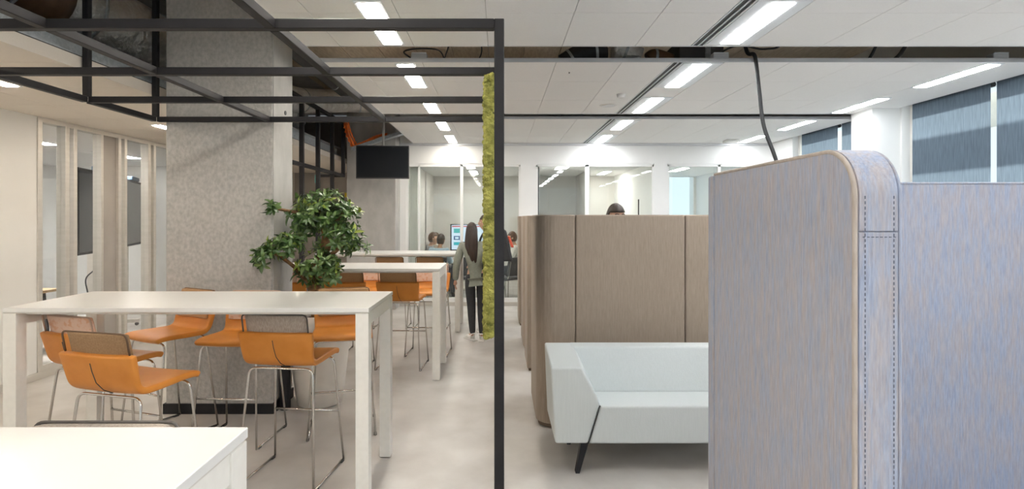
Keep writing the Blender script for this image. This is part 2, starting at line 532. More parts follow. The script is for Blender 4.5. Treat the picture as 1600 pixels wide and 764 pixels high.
# ---- concrete columns
cc = structroot('concrete_column', 'rough concrete column beside the potted tree')
obj('shaft', MB().box(-2.81, -1.91, 4.69, 5.12, 0.0, SLAB), M_CONC, cc, bevel=0.012)
obj('edge_render', MB().box(-1.912, -1.903, 4.70, 5.12, 0.1, SLAB), M_CONCS, cc)
obj('plinth_trim', MB().box(-2.825, -1.895, 4.675, 5.135, 0.0, 0.085), M_BLACK, cc)
obj('anchor_hole', MB().tube([(-2.40, 4.684, 3.56), (-2.40, 4.70, 3.56)], 0.022, 12), M_DARK, cc)
obj('anchor_hole', MB().tube([(-1.905, 4.95, 2.58), (-1.897, 4.95, 2.58)], 0.02, 10), M_DARK, cc)
c2 = structroot('concrete_column', 'smooth concrete column behind the hanging television')
obj('shaft', MB().box(-2.74, -1.86, 10.0, 10.45, 0, SLAB), M_CONCS, c2, bevel=0.01)

# ---- right wall with windows and blinds
wr = structroot('wall_right', 'white window wall')
obj('wall_panel', MB().box(XR, XR + 0.3, YF, 4.45, 0, SLAB), M_WALLW, wr)
obj('wall_panel', MB().box(XR, XR + 0.3, 4.45, YB + 4.5, 0, 0.85), M_WALLW, wr)
obj('wall_panel', MB().box(XR, XR + 0.3, 4.45, YB + 4.5, CE + 0.03, SLAB), M_WALLW, wr)
obj('wall_panel', MB().box(XR, XR + 0.3, 7.05, 7.55, 0.85, CE + 0.03), M_WALLW, wr)
obj('wall_panel', MB().box(XR, XR + 0.3, 9.68, YB + 4.5, 0.85, CE + 0.03), M_WALLW, wr)
obj('pier', MB().box(4.74, XR, 7.08, 7.50, 0, CE + 0.03), M_WALLW, wr, bevel=0.004)
def window(name, y0, y1, bars, label):
    rt = structroot(name, label)
    for a in [y0, y1 - 0.05] + bars:
        obj('frame_bar', MB().box(XR + 0.10, XR + 0.17, a, a + 0.05, 0.85, CE + 0.03), M_WHITEM, rt)
    obj('sill', MB().box(XR - 0.06, XR + 0.10, y0, y1, 0.83, 0.86), M_WHITE, rt)
    obj('frame_bar', MB().box(XR + 0.10, XR + 0.17, y0, y1, 0.86, 0.92), M_WHITEM, rt)
    ed = [y0] + [b + 0.025 for b in bars] + [y1]
    for a, b in zip(ed, ed[1:]):
        obj('pane', MB().box(XR + 0.13, XR + 0.14, a, b, 0.88, CE + 0.02), M_GLASS, rt)
window('window_2', 4.45, 7.05, [5.72], 'large window behind the blue-grey blinds')
window('window_3', 7.55, 9.68, [8.33], 'window beyond the white pier')
def blind(y0, y1, label):
    t = thing('roller_blind', label, 'blind', (XR + 0.02, (y0 + y1) / 2, 0.9), group='roller blinds on the window wall')
    h = (y1 - y0) / 2
    obj('cloth', MB().add([(0, -h, 0.02), (0, h, 0.02), (0, h, CE - 0.88), (0, -h, CE - 0.88)], [(0, 1, 2, 3)]), M_BLIND, t)
    obj('bottom_bar', MB().tube([(0, -h, 0.015), (0, h, 0.015)], 0.012, 10), M_DARK, t)
    obj('roller', MB().tube([(0.03, -h, CE - 0.9 + 0.0), (0.03, h, CE - 0.9 + 0.0)], 0.028, 12), M_DARK, t)
blind(5.80, 6.90, 'blue-grey roller blind beside the white pier, above the blue booth')
blind(4.47, 5.73, 'blue-grey roller blind nearest the viewer on the window wall')
blind(7.62, 8.32, 'blue-grey roller blind just past the white pier')
blind(8.42, 9.42, 'blue-grey roller blind farthest along the window wall')
# unseen boards added outdoors, shaped to cast bands of shade on the blinds
for a, b, lb in ((4.0, 7.3, 'unseen boards added outside the large window to shade its blinds'), (7.3, 10.5, 'unseen boards added outside the window past the pier to shade its blinds')):
    t = structroot('added_shade_boards', lb)
    t.location = (XR + 0.75, (a + b) / 2, 0)
    hh = (b - a) / 2
    obj('board', MB().box(-0.015, 0.015, -hh, hh, 2.72, 3.13), M_WHITEM, t)
    obj('board', MB().box(-0.015, 0.015, -hh, hh, 3.44, 3.75), M_WHITEM, t)
    for yy in (-hh + 0.1, hh - 0.1):
        obj('bracket', MB().box(-0.45, 0.0, yy - 0.02, yy + 0.02, 3.42, 3.46), M_ALU, t)
        obj('bracket', MB().box(-0.03, -0.015, yy - 0.02, yy + 0.02, 2.7, 3.75), M_ALU, t)

# ---- glazed back wall with meeting rooms behind it
wb = structroot('wall_back', 'white back wall with glazed openings')
GT, GB = 2.64, 0.09
def bw(x0, x1, z0, z1):
    obj('wall_panel', MB().box(x0, x1, YB, YB + 0.10, z0, z1), M_WALLW, wb)
bw(-1.86, XR, GT + 0.02, SLAB)
bw(-1.86, -1.74, 0, GT + 0.02)
bw(0.40, 0.69, 0, GT + 0.02)
bw(2.90, 3.15, 0, GT + 0.02)
bw(-1.74, XR, 0, GB)
struct('baseboard_back', MB().box(-1.86, XR, YB - 0.014, YB, 0, 0.07), M_ALU, 'grey skirting at the foot of the back wall')
struct('trim_1', MB().box(-1.86, XR, YB - 0.03, YB, CE - 0.045, CE - 0.004), M_TRIM, 'grey shadow-gap trim where back wall meets ceiling')
def glazing(name, x0, x1, bars, label, doorbar=None):
    rt = structroot(name, label)
    fr = 0.035
    obj('frame_bar', MB().box(x0, x1, YB + 0.01, YB + 0.08, GT - fr, GT + 0.02), M_WALLW, rt)
    obj('frame_bar', MB().box(x0, x1, YB + 0.01, YB + 0.08, GB, GB + fr + 0.02), M_WALLW, rt)
    for xx, wd in [(x0, fr), (x1 - fr, fr)] + bars:
        obj('frame_bar', MB().box(xx, xx + wd, YB + 0.01, YB + 0.08, GB, GT), M_WALLW, rt)
    ed = [x0] + [b[0] + b[1] / 2 for b in bars] + [x1]
    for a, b in zip(ed, ed[1:]):
        obj('pane', MB().box(a, b, YB + 0.04, YB + 0.05, GB + 0.02, GT - 0.01), M_GLASS, rt)
    return rt
glazing('window_4', -1.74, 0.40, [(-1.52, 0.03), (-0.73, 0.055)], 'glass front of the meeting room behind the standing women')
g5 = glazing('window_5', 0.69, 2.90, [(1.61, 0.075)], 'glass front of the middle meeting room above the tan booth')
obj('door_edge', MB().box(0.728, 0.745, YB + 0.03, YB + 0.06, GB, GT - 0.04), M_DARK, g5)
obj('door_pull', MB().tube([(2.60, YB - 0.03, 0.95), (2.60, YB - 0.03, 1.99)], 0.012, 8), M_DARK, g5)
glazing('window_6', 3.15, XR - 0.05, [(4.1, 0.05)], 'bright glass front of the room in the far corner')
mr = structroot('wall_meeting_rooms', 'white walls of the meeting rooms behind the back wall')
YM = 14.4
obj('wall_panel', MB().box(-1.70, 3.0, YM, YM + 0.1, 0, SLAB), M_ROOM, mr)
obj('wall_panel', MB().box(3.0, XR, YM, YM + 0.1, 0, 0.6), M_WALLW, mr)
obj('wall_panel', MB().box(3.0, XR, YM, YM + 0.1, 2.7, SLAB), M_WALLW, mr)
obj('partition', MB().box(0.68, 0.76, YB + 0.1, YM, 0, 2.9), M_WALLW, mr)
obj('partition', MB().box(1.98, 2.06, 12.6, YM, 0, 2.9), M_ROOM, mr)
obj('partition', MB().box(2.98, 3.06, YB + 0.1, YM, 0, 2.9), M_WALLW, mr)
obj('ceiling_panel', MB().box(-1.70, XR, YB + 0.1, YM, 2.72, 2.78), M_TILE, mr)
w7 = structroot('window_7', 'outside window of the far corner room')
for xx in (3.06, 4.05, XR - 0.06):
    obj('frame_bar', MB().box(xx, xx + 0.06, YM + 0.02, YM + 0.08, 0.6, 2.7), M_WHITEM, w7)
obj('pane', MB().box(3.06, XR, YM + 0.045, YM + 0.055, 0.6, 2.7), M_GLASS, w7)
# vertical fabric slats just inside the first glass front
t = thing('vertical_blind', 'pale vertical slat blind at the edge of the meeting room glass', 'blind', (-1.5, YB + 0.2, 0.1))
slm = MB().box(-0.035, 0.035, -0.0015, 0.0015, 0.03, 2.5).mesh('slat')
for i in range(4):
    o = obj('slat', slm, M_WALL, t)
    o.location.x = -0.19 + 0.05 * i
    o.rotation_euler.z = R(35)
obj('head_track', MB().box(-0.22, 0.0, -0.03, 0.03, 2.5, 2.56), M_ALU, t)

# ------------------------------------------------------------------ ceiling lamps; rows behind the viewpoint are unseen, added for frontal light
YL = [(9.42, 10.28), (7.97, 8.80), (6.48, 7.36), (5.04, 5.92), (3.60, 4.44), (2.13, 2.97), (0.66, 1.50), (-0.81, 0.03), (-2.28, -1.44), (-3.75, -2.91)]
def lamp(x, y0, y1, z, half, label, dm, house, group, bars=0):
    t = thing('ceiling_lamp', label, 'ceiling lamp', (x, (y0 + y1) / 2, z), group=group)
    h = (y1 - y0) / 2
    hs = obj('housing', MB().box(-house, house, -h - 0.03, h + 0.03, -0.006, 0.0), M_HOUS, t)
    obj('diffuser', MB().box(-half, half, -h, h, -0.010, -0.006), dm, t)
    for i in range(bars):
        yy = -h + 2 * h * (i + 1) / (bars + 1)
        obj('louvre', MB().box(-half - 0.004, half + 0.004, yy - 0.006, yy + 0.006, -0.016, -0.0), M_HOUS, t)
for i, (a, b) in enumerate(YL):
    lamp(-0.85, a, b, CE, 0.07, ORD[i] + ' lamp from the back wall in the row over the aisle by the bar tables', M_LAMPL, 0.09, 'lamps over the aisle', bars=5)
    lamp(1.84, a, b, CE + 0.004, 0.075, ORD[i] + ' lamp from the back wall in the row beside the ceiling track', M_LAMP, 0.175, 'lamps beside the ceiling track')
    lamp(4.47, a, b, CE, 0.065, ORD[i] + ' lamp from the back wall in the row along the window blinds', M_LAMPR, 0.08, 'lamps along the window wall')
for i, y in enumerate([10.3, 8.3, 6.3, 4.22, 2.2, 0.2, -1.8, -3.8]):
    lamp(-3.80, y - 0.12, y + 0.12, CL, 0.05, ORD[i] + ' lamp from the far end in the low beige ceiling', M_LAMPW, 0.065, 'lamps in the low ceiling')
for i, (x, y) in enumerate([(-6.3, 5.6), (-6.3, 7.4), (-6.3, 9.2)]):
    lamp(x, y - 0.45, y + 0.45, CL, 0.08, ORD[i] + ' ceiling lamp of the side room behind the left glass', M_LAMPS, 0.10, 'lamps in the side room')
for i, (x, y) in enumerate([(-0.6, 11.6), (-0.6, 13.2), (1.3, 11.8), (2.5, 13.3), (4.0, 12.4)]):
    lamp(x, y - 0.45, y + 0.45, 2.72, 0.08, ORD[i] + ' ceiling lamp in the meeting rooms, counted from the vertical blind', M_LAMPM, 0.10, 'lamps in the meeting rooms')

# small ceiling devices
def puck(x, y, r, h, label, cat):
    t = thing('smoke_detector' if cat == 'detector' else 'ceiling_sensor', label, cat, (x, y, CE))
    obj('mounting_plate', MB().lathe([(r, -0.008), (r, 0.0)], 24), M_WHITE, t)
    obj('cap', MB().lathe([(r * 0.45, -h), (r * 0.8, -h * 0.8), (r * 0.92, -0.008)], 24), M_WHITE, t, smooth=True)
puck(1.37, 6.27, 0.05, 0.045, 'small white smoke detector on the tiles above the tan booth', 'detector')
t = thing('loudspeaker_grille', 'flat pale ceiling loudspeaker plate near the smoke detector', 'ceiling speaker', (1.35, 6.9, CE))
obj('plate', MB().lathe([(0.10, -0.006), (0.11, 0.0)], 24), M_WHITE, t)
obj('grille', MB().lathe([(0.085, -0.009), (0.085, -0.006)], 24), M_TRIM, t)
t = thing('wireless_access_point', 'white square access point under the ceiling near the windows', 'access point', (4.15, 9.95, CE))
obj('case', MB().box(-0.12, 0.12, -0.12, 0.12, -0.045, -0.005), M_WHITE, t, bevel=0.02)
obj('mounting_plate', MB().box(-0.09, 0.09, -0.09, 0.09, -0.005, 0.0), M_TRIM, t)

# ------------------------------------------------------------------ black steel pergola over the bar tables
PX = [0.0, -0.966, -1.93, -2.872]
PY = [2.37, 3.13, 3.88, 4.655]
PZ = 2.47
B = 0.021
pg = thing('steel_pergola', 'black square-tube pergola frame over the white bar tables', 'pergola', (0, PY[0], 0))
def pb(name, x0, x1, y0, y1, z0, z1, par=pg):
    return obj(name, MB().box(x0, x1, y0 - PY[0], y1 - PY[0], z0, z1), M_BLACK, par, bevel=0.003, seg=1)
for y in PY:
    pb('cross_beam', PX[3] + B, PX[0] - B, y - B, y + B, PZ - B, PZ + B)
for x in PX:
    for a, b in zip([-1.0] + PY, PY):
        if x == 0.0 and a < 0:
            continue
        pb('long_beam', x - B, x + B, max(a + B, -1.0), b - B, PZ - B, PZ + B)
pb('post', PX[0] - B, PX[0] + B, PY[0] - B, PY[0] + B, 0.0, PZ + B)
pb('post', PX[0] - B, PX[0] + B, PY[3] - B, PY[3] + B, 0.0, PZ + B)
for y in PY:
    pb('hanger', PX[3] - B, PX[3] + B, y - B, y + B, PZ + B, SLAB - 0.01)

# moss panel on the side of the pergola
ms = thing('moss_panel', 'tall yellow-green moss panel hung inside the black pergola side', 'moss panel', (-0.054, PY[1] - 0.01, 0.99))
obj('backing', MB().box(-0.012, 0.02, 0.0, 1.5, 0.0, 1.455), M_BLACK, ms)
def icos(sub):
    bm = bmesh.new()
    bmesh.ops.create_icosphere(bm, subdivisions=sub, radius=1)
    v = np.array([x.co[:] for x in bm.verts])
    f = np.array([[q.index for q in x.verts] for x in bm.faces])
    bm.free()
    return v, f
rng = np.random.default_rng(5)
iv, jf = icos(2)
pts = []
for _ in range(3200):
    pts.append((-0.012 - rng.random() * 0.008, 1.5 * rng.random(), 1.455 * rng.random(), 0.012 + 0.014 * rng.random()))
for _ in range(700):
    pts.append((-0.02 + rng.random() * 0.042, -0.004 - 0.008 * rng.random(), 1.455 * rng.random(), 0.010 + 0.012 * rng.random()))
for _ in range(500):
    pts.append((0.022, 1.5 * rng.random(), 1.455 * rng.random(), 0.006 + 0.006 * rng.random()))
V = []; Fa = []
for k, (x, y, z, r) in enumerate(pts):
    dv = iv * (1 + 0.35 * (rng.random((len(iv), 1)) - 0.5)) * r
    V.append(dv + np.array([x, y, z]))
    Fa.append(jf + k * len(iv))
me = bpy.data.meshes.new('moss')
me.from_pydata(np.concatenate(V).tolist(), [], np.concatenate(Fa).tolist())
obj('moss', me, M_MOSS, ms, kind='stuff')

# second black frame past the concrete column
sf = thing('black_steel_screen', 'black steel screen of thin uprights between the column and the television', 'screen frame', (-2.78, 7.2, 0))
ypost = [7.2, 7.84, 8.54, 9.27, 9.92]
for i, y in enumerate(ypost):
    obj('upright', MB().box(-0.028, 0.028, y - 7.2 - 0.028, y - 7.2 + 0.028, 2.40 if i in (0, 4) else 0.0, 3.35), M_BLACK, sf)
obj('rail', MB().box(-0.026, 0.026, -0.028, 2.748, 2.37, 2.42), M_BLACK, sf)
obj('rail', MB().box(-0.026, 0.026, -0.028, 2.748, 3.30, 3.35), M_BLACK, sf)
obj('end_rail', MB().box(-0.42, -0.026, 2.695, 2.745, 2.37, 2.42), M_BLACK, sf)

# ------------------------------------------------------------------ services above the low ceiling
t = thing('steel_channel', 'galvanised steel channel along the edge of the low ceiling', 'cable tray', (-2.94, 2.0, CL + 0.09))
obj('web', MB().box(-0.045, -0.035, 0, 8.2, 0.0, 0.15), M_GALV, t)
obj('flange', MB().box(-0.045, 0.042, 0, 8.2, 0.0, 0.008), M_GALV, t)
obj('flange', MB().box(-0.045, 0.042, 0, 8.2, 0.142, 0.15), M_GALV, t)
bl = MB().lathe([(0.010, 0.0), (0.010, 0.006), (0.005, 0.009)], 8).mesh('bolt')
for i in range(14):
    o = obj('bolt', bl, M_GALV, t)
    o.location = (-0.035, 0.6 + 0.5 * i, 0.075)
    o.rotation_euler = (0, R(90), 0)
obj('edge_seal', MB().box(-0.045, 0.043, 0, 8.2, -0.006, 0.0), M_DARK, t)
def duct(name, label, pts, r, m, rings=0, par=None, n=28):
    t = thing(name, label, 'duct', pts[0])
    o = Vector(pts[0])
    P = bez([Vector(p) - o for p in pts], 8)
    obj('pipe', MB().tube(P, r, n), m, t, smooth=True)
    for i in range(rings):
        k = int((i + 0.5) / rings * (len(P) - 1))
        d = (P[min(k + 1, len(P) - 1)] - P[max(k - 1, 0)]).normalized() * 0.012
        obj('collar', MB().tube([P[k] - d, P[k] + d], r * 1.04, n), M_GALV, t)
    return t
duct('ventilation_duct', 'large silver foil-wrapped duct above the low ceiling', [(-3.62, 4.4, 3.44), (-3.62, 6, 3.44), (-3.62, 8, 3.44), (-3.62, 9.6, 3.44)], 0.33, M_FOIL, 5)
duct('ventilation_duct', 'duct with warm reflections put in as brown, joining the silver duct above the low ceiling', [(-3.62, 2.2, 3.40), (-3.62, 3.3, 3.40), (-3.62, 4.38, 3.42)], 0.31, M_BROWN, 2)  # brown tone stands in for warm reflections on the foil
duct('ventilation_duct', 'silver foil duct beside the concrete column near the ceiling', [(-3.02, 5.4, 3.30), (-3.02, 7.0, 3.30), (-3.02, 8.4, 3.42), (-2.6, 9.5, 3.64), (-1.9, 9.75, 3.66)], 0.19, M_FOIL, 3)
duct('ventilation_pipe', 'dark pipe running above the black steel screen', [(-2.45, 5.6, 3.62), (-2.45, 7.2, 3.62), (-2.45, 9.1, 3.62)], 0.075, M_DARK, 2)
duct('ventilation_pipe', 'thin galvanised pipe lying on the low ceiling edge', [(-3.12, 2.2, 2.93), (-3.12, 3.3, 2.93), (-3.12, 4.5, 2.93)], 0.06, M_GALV, 2)
duct('flexible_duct', 'dark flexible duct arching over the gap between ceiling islands', [(0.62, 5.35, 3.12), (0.80, 5.33, 3.22), (1.02, 5.32, 3.26)], 0.10, M_DARK, 2)
duct('flexible_duct', 'crumpled foil duct in the gap between ceiling islands', [(1.09, 5.32, 3.26), (1.20, 5.33, 3.25), (1.34, 5.35, 3.19)], 0.095, M_FOIL, 1)
duct('flexible_duct', 'brown insulated duct in the gap between ceiling islands', [(1.44, 5.36, 3.17), (1.5, 5.36, 3.20), (1.66, 5.38, 3.16)], 0.07, M_BROWN, 1)
t = thing('air_handling_box', 'dark grey air box resting above the second ceiling island', 'air box', (1.92, 5.45, CE + 0.04))
obj('case', MB().box(-0.22, 0.2, -0.2, 0.2, 0.0, 0.26), mat('dark_grey_metal', (0.10, 0.10, 0.105), 0.5, 0.3, col2=(0.13, 0.13, 0.135), scale=(6, 6, 6)), t, bevel=0.01)
obj('end_plate', MB().box(0.02, 0.07, -0.215, -0.2, 0.0, 0.24), M_GALV, t)
def cable(name, label, pts, r, m=None, cat='cable', par=None):
    o = Vector(pts[0])
    c = obj(name, MB().tube([p - o for p in bez(pts, 9)], r, 8), m or M_DARK, None, smooth=True)
    c.location = o
    tag(c, label, cat)
    return c
cable('ceiling_cable', 'black cable loop by the junction box over the aisle', [(-0.80, 5.02, 3.09), (-0.86, 5.03, 3.15), (-0.72, 5.04, 3.18), (-0.55, 5.06, 3.17), (-0.50, 5.08, 3.09)], 0.007)
cable('ceiling_cable', 'thin black cable dropping beside the cable loop over the aisle', [(-0.42, 5.05, 3.50), (-0.45, 5.05, 3.25), (-0.50, 5.06, 3.09)], 0.006)
cable('ceiling_cable', 'short black cable rising above the pergola post gap', [(-0.20, 5.1, 3.08), (-0.16, 5.1, 3.2), (-0.22, 5.1, 3.5)], 0.006)
cable('ceiling_cable', 'thick black cable bending up in the gap near the blinds', [(3.35, 5.05, 3.08), (3.42, 5.06, 3.2), (3.50, 5.06, 3.4), (3.52, 5.06, 3.9)], 0.014)
cable('ceiling_cable', 'second black cable bending up in the gap near the blinds', [(3.58, 5.05, 3.08), (3.66, 5.06, 3.16), (3.70, 5.06, 3.3), (3.70, 5.06, 3.9)], 0.018)
cable('ceiling_cable', 'bundle of wires draped across the gap beside the hanging cord', [(2.0, 5.2, 3.15), (2.2, 5.15, 3.24), (2.45, 5.12, 3.2), (2.62, 5.12, 3.3), (2.7, 5.12, 3.9)], 0.009)
cable('power_cable', 'thick black cord hanging from the ceiling gap behind the blue booth', [(2.24, 5.16, 3.45), (2.25, 5.06, 3.16), (2.27, 4.965, 3.105), (2.28, 4.94, 3.02), (2.30, 4.92, 2.75), (2.33, 4.9, 2.45), (2.42, 4.85, 2.12), (2.50, 4.78, 1.6), (2.52, 4.75, 0.9), (2.52, 4.7, 0.02)], 0.017, cat='cable')
for x, lb in ((-0.72, 'grey junction box on the island edge above the aisle'), (1.94 + 0.05, 'grey junction box on the island edge beside the hanging cord'), (4.5, 'grey junction box on the island edge near the blinds')):
    t = thing('junction_box', lb, 'junction box', (x, 5.02, CE + 0.034))
    obj('case', MB().box(-0.07, 0.07, -0.03, 0.05, 0, 0.05), M_TRIM, t, bevel=0.006)
    obj('lid', MB().box(-0.065, 0.065, -0.035, 0.045, 0.05, 0.056), M_HOUS, t)
# orange cable bundles by the far column
for k, (pp, lb) in enumerate([([(-2.62, 9.62, 3.28), (-2.60, 9.72, 3.10), (-2.54, 9.86, 2.90)], 'orange cable bundle hanging down behind the black screen'),
                              ([(-2.55, 9.85, 2.92), (-2.35, 9.86, 2.99), (-2.15, 9.87, 3.09), (-2.02, 9.88, 3.12)], 'orange cable bundle lying on the sloping tray above the television')]):
    t = thing('cable_bundle', lb, 'cable bundle', pp[0])
    o0 = Vector(pp[0])
    for j in range(7):
        dx = Vector((random.uniform(-0.06, 0.06), random.uniform(-0.03, 0.03), random.uniform(-0.025, 0.05)))
        obj('cable', MB().tube([p - o0 + dx * (1 + 0.3 * math.sin(3 * i + j)) for i, p in enumerate(bez(pp, 6))], 0.013, 7), M_ORCAB, t, smooth=True)
t = thing('sloping_cable_tray', 'grey sloping tray rising towards the ceiling island behind the television', 'cable tray', (-2.6, 9.88, 2.84))
obj('tray_floor', MB().hexa([(0, -0.1, 0), (0.98, -0.1, 0.32), (0.98, 0.1, 0.32), (0, 0.1, 0)], [(0, -0.1, 0.012), (0.98, -0.1, 0.332), (0.98, 0.1, 0.332), (0, 0.1, 0.012)]), M_GALV, t)
obj('tray_side', MB().hexa([(0, -0.105, -0.01), (0.98, -0.105, 0.31), (0.98, -0.098, 0.31), (0, -0.098, -0.01)], [(0, -0.105, 0.05), (0.98, -0.105, 0.37), (0.98, -0.098, 0.37), (0, -0.098, 0.05)]), M_GALV, t)

# hanging television
tv = thing('hanging_television', 'black flat television hanging from the ceiling by the concrete column', 'television', (-1.885, 9.0, 2.28), rz=R(4))
obj('case', MB().box(-0.425, 0.425, 0.0, 0.05, 0.0, 0.535), M_DARK, tv, bevel=0.006)
obj('screen', MB().box(-0.41, 0.41, -0.003, 0.0, 0.02, 0.52), M_SCREEN, tv)
obj('bracket', MB().box(-0.12, 0.12, 0.05, 0.09, 0.16, 0.38), M_DARK, tv)
obj('ceiling_pole', MB().tube([(0, 0.10, 0.2), (0, 0.10, SLAB - 2.29)], 0.02, 12), M_CONCS, tv)

# hanging exit sign in the corridor
t = thing('exit_sign', 'small green-blue sign hanging in the corridor behind the screen', 'sign', (-3.72, 11.4, 2.36))
obj('plate', MB().box(-0.05, 0.05, -0.015, 0.015, 0.0, 0.16), mat('sign_green', (0.10, 0.42, 0.42), 0.5, col2=(0.12, 0.46, 0.46), scale=(3, 3, 3)), t)
obj('hanger', MB().tube([(0, 0, 0.16), (0, 0, CL - 2.36)], 0.006, 6), M_ALU, t)

# ------------------------------------------------------------------ bar tables
def bar_table(x0, x1, y0, y1, label, h=1.134):
    t = thing('bar_table', label, 'table', ((x0 + x1) / 2, (y0 + y1) / 2, 0), group='white bar tables')
    a, b = (x1 - x0) / 2, (y1 - y0) / 2
    L = 0.075
    obj('table_top', MB().box(-a, a, -b, b, h - 0.026, h), M_WHITE, t, bevel=0.002, seg=1)
    for sx in (-1, 1):
        for sy in (-1, 1):
            cx, cy = sx * (a - L / 2 - 0.002), sy * (b - L / 2 - 0.002)
            lg = obj('leg', MB().box(cx - L / 2, cx + L / 2, cy - L / 2, cy + L / 2, 0.006, h - 0.032), M_WHITEM, t, bevel=0.002, seg=1)
            obj('foot', MB().lathe([(0.02, 0.0), (0.02, 0.008)], 12, (cx, cy, 0)), M_DARK, lg)
        obj('side_rail', MB().box(sx * (a - L + 0.008) if sx > 0 else -a + 0.008, a - 0.008 if sx > 0 else -a + L - 0.008, -b + L, b - L, h - 0.105, h - 0.032), M_WHITEM, t)
    for sy in (-1, 1):
        yy = sy * (b - 0.09)
        obj('long_rail', MB().box(-a + L, a - L, yy - 0.015, yy + 0.015, h - 0.05, h - 0.033), M_WHITEM, t)
    obj('shadow_gap', MB().box(-a + 0.006, a - 0.006, -b + 0.006, b - 0.006, h - 0.033, h - 0.026), M_ALU, t)
    return t
bar_table(-2.84, -0.745, 3.18, 3.90, 'white bar table in front of the potted tree, under the pergola front')
bar_table(-2.68, -0.60, 5.63, 6.36, 'white bar table right behind the potted tree')
bar_table(-2.65, -0.56, 8.0, 8.72, 'farthest white bar table, beside the standing woman')
bar_table(-2.70, -0.619, 0.64, 1.373, 'white bar table cut off by the bottom of the picture')

# ------------------------------------------------------------------ stools
def shell_mesh():
    W = 0.46
    prof = []                       # mid line from the front edge of the seat to the top of the back
    prof += [(0.225, 0.738), (0.215, 0.750), (0.19, 0.758), (0.12, 0.760), (0.04, 0.757), (-0.05, 0.754), (-0.12, 0.754)]
    prof += [(-0.12 + 0.07 * math.sin(R(a)) * -1, 0.824 - 0.07 * math.cos(R(a))) for a in (20, 40, 60, 78)]
    prof += [(-0.200, 0.86), (-0.212, 0.91), (-0.224, 0.956)]
    n = 14
    v = []; f = []
    for i, (y, z) in enumerate(prof):
        back = max(0.0, (z - 0.77) / 0.19)
        wd = W * (1.0 - 0.02 * (i == 0)) * (0.97 + 0.06 * back)
        for j in range(n + 1):
            s = -1 + 2 * j / n
            v.append((s * wd / 2, y - 0.012 * back * (1 - s * s) * 1.5, z - 0.006 * (1 - back) * (1 - s * s)))
    for i in range(len(prof) - 1):
        for j in range(n):
            f.append((i * (n + 1) + j, i * (n + 1) + j + 1, (i + 1) * (n + 1) + j + 1, (i + 1) * (n + 1) + j))
    m = bpy.data.meshes.new('seat_shell')
    m.from_pydata(v, [], f)
    o = bpy.data.objects.new('tmp', m)
    COL.objects.link(o)
    so = o.modifiers.new('s', 'SOLIDIFY'); so.thickness = 0.038; so.offset = 0
    bv = o.modifiers.new('b', 'BEVEL'); bv.width = 0.012; bv.segments = 2; bv.limit_method = 'ANGLE'; bv.angle_limit = R(50)
    sb = o.modifiers.new('u', 'SUBSURF'); sb.levels = 1; sb.render_levels = 1
    out = baked(o)
    bpy.data.objects.remove(o)
    out.polygons.foreach_set('use_smooth', [True] * len(out.polygons))
    out.name = 'seat_shell'
    return out
def cushion_mesh():
    b = MB()
    n, k = 12, 8
    ring = []
    prof = [(-0.176, 0.850), (-0.183, 0.90), (-0.196, 0.96), (-0.210, 1.02), (-0.222, 1.064)]
    rows = []
    for i, (y, z) in enumerate(prof):
        rows.append((y, z))
    vs = []; fs = []
    for side in (1, -1):
        for (y, z) in rows:
            for j in range(n + 1):
                s = -1 + 2 * j / n
                bulge = 0.021 * (1 - s ** 8)
                vs.append((s * 0.202, y + side * bulge - 0.018 * (1 - s * s), z))
    m = n + 1
    q = len(rows) * m
    for i in range(len(rows) - 1):
        for j in range(n):
            fs.append((i * m + j, i * m + j + 1, (i + 1) * m + j + 1, (i + 1) * m + j))
            fs.append((q + i * m + j, q + (i + 1) * m + j, q + (i + 1) * m + j + 1, q + i * m + j + 1))
    t0 = (len(rows) - 1) * m
    for j in range(n):
        fs.append((t0 + j, t0 + j + 1, q + t0 + j + 1, q + t0 + j))
        fs.append((j, q + j, q + j + 1, j + 1))
    for i in range(len(rows) - 1):
        fs.append((i * m, (i + 1) * m, q + (i + 1) * m, q + i * m))
        fs.append((i * m + n, q + i * m + n, q + (i + 1) * m + n, (i + 1) * m + n))
    b.add(vs, fs)
    me = b.mesh('back_cushion')
    o = bpy.data.objects.new('tmp', me)
    COL.objects.link(o)
    bv = o.modifiers.new('b', 'BEVEL'); bv.width = 0.008; bv.segments = 3; bv.limit_method = 'ANGLE'; bv.angle_limit = R(50)
    out = baked(o)
    bpy.data.objects.remove(o)
    out.polygons.foreach_set('use_smooth', [True] * len(out.polygons))
    return out
def fillet(pts, r, n=5):
    pts = [Vector(p) for p in pts]
    out = [pts[0]]
    for a, b, c in zip(pts, pts[1:], pts[2:]):
        u = (a - b); v = (c - b)
        d = min(r, u.length * 0.45, v.length * 0.45)
        p0, p1 = b + u.normalized() * d, b + v.normalized() * d
        for i in range(n + 1):
            t = i / n
            out.append(p0 * (1 - t) ** 2 + b * 2 * t * (1 - t) + p1 * t * t)
    out.append(pts[-1])
    return out
RW = 0.0075
SH = shell_mesh()
CU = cushion_mesh()
PIPE = MB().tube(fillet([(-0.206, -0.222, 0.955), (-0.206, -0.244, 1.066), (0.206, -0.244, 1.066), (0.206, -0.222, 0.955)], 0.03), 0.005, 6).mesh('piping', True)
ZIP = MB().tube([(0.0, -0.262, 0.915), (0.002, -0.252, 0.87), (0.010, -0.236, 0.81), (0.022, -0.205, 0.765), (0.030, -0.16, 0.737)], 0.0022, 6).mesh('zip_seam')
FRONT = MB().tube(fillet([(-0.245, 0.235, 0.0075), (-0.205, 0.165, 0.718), (0.205, 0.165, 0.718), (0.245, 0.235, 0.0075)], 0.05), RW, 8).mesh('front_leg_loop', True)
BACK = MB().tube(fillet([(-0.245, -0.235, 0.0075), (-0.205, -0.155, 0.720), (0.205, -0.155, 0.720), (0.245, -0.235, 0.0075)], 0.05), RW, 8).mesh('rear_leg_loop', True)
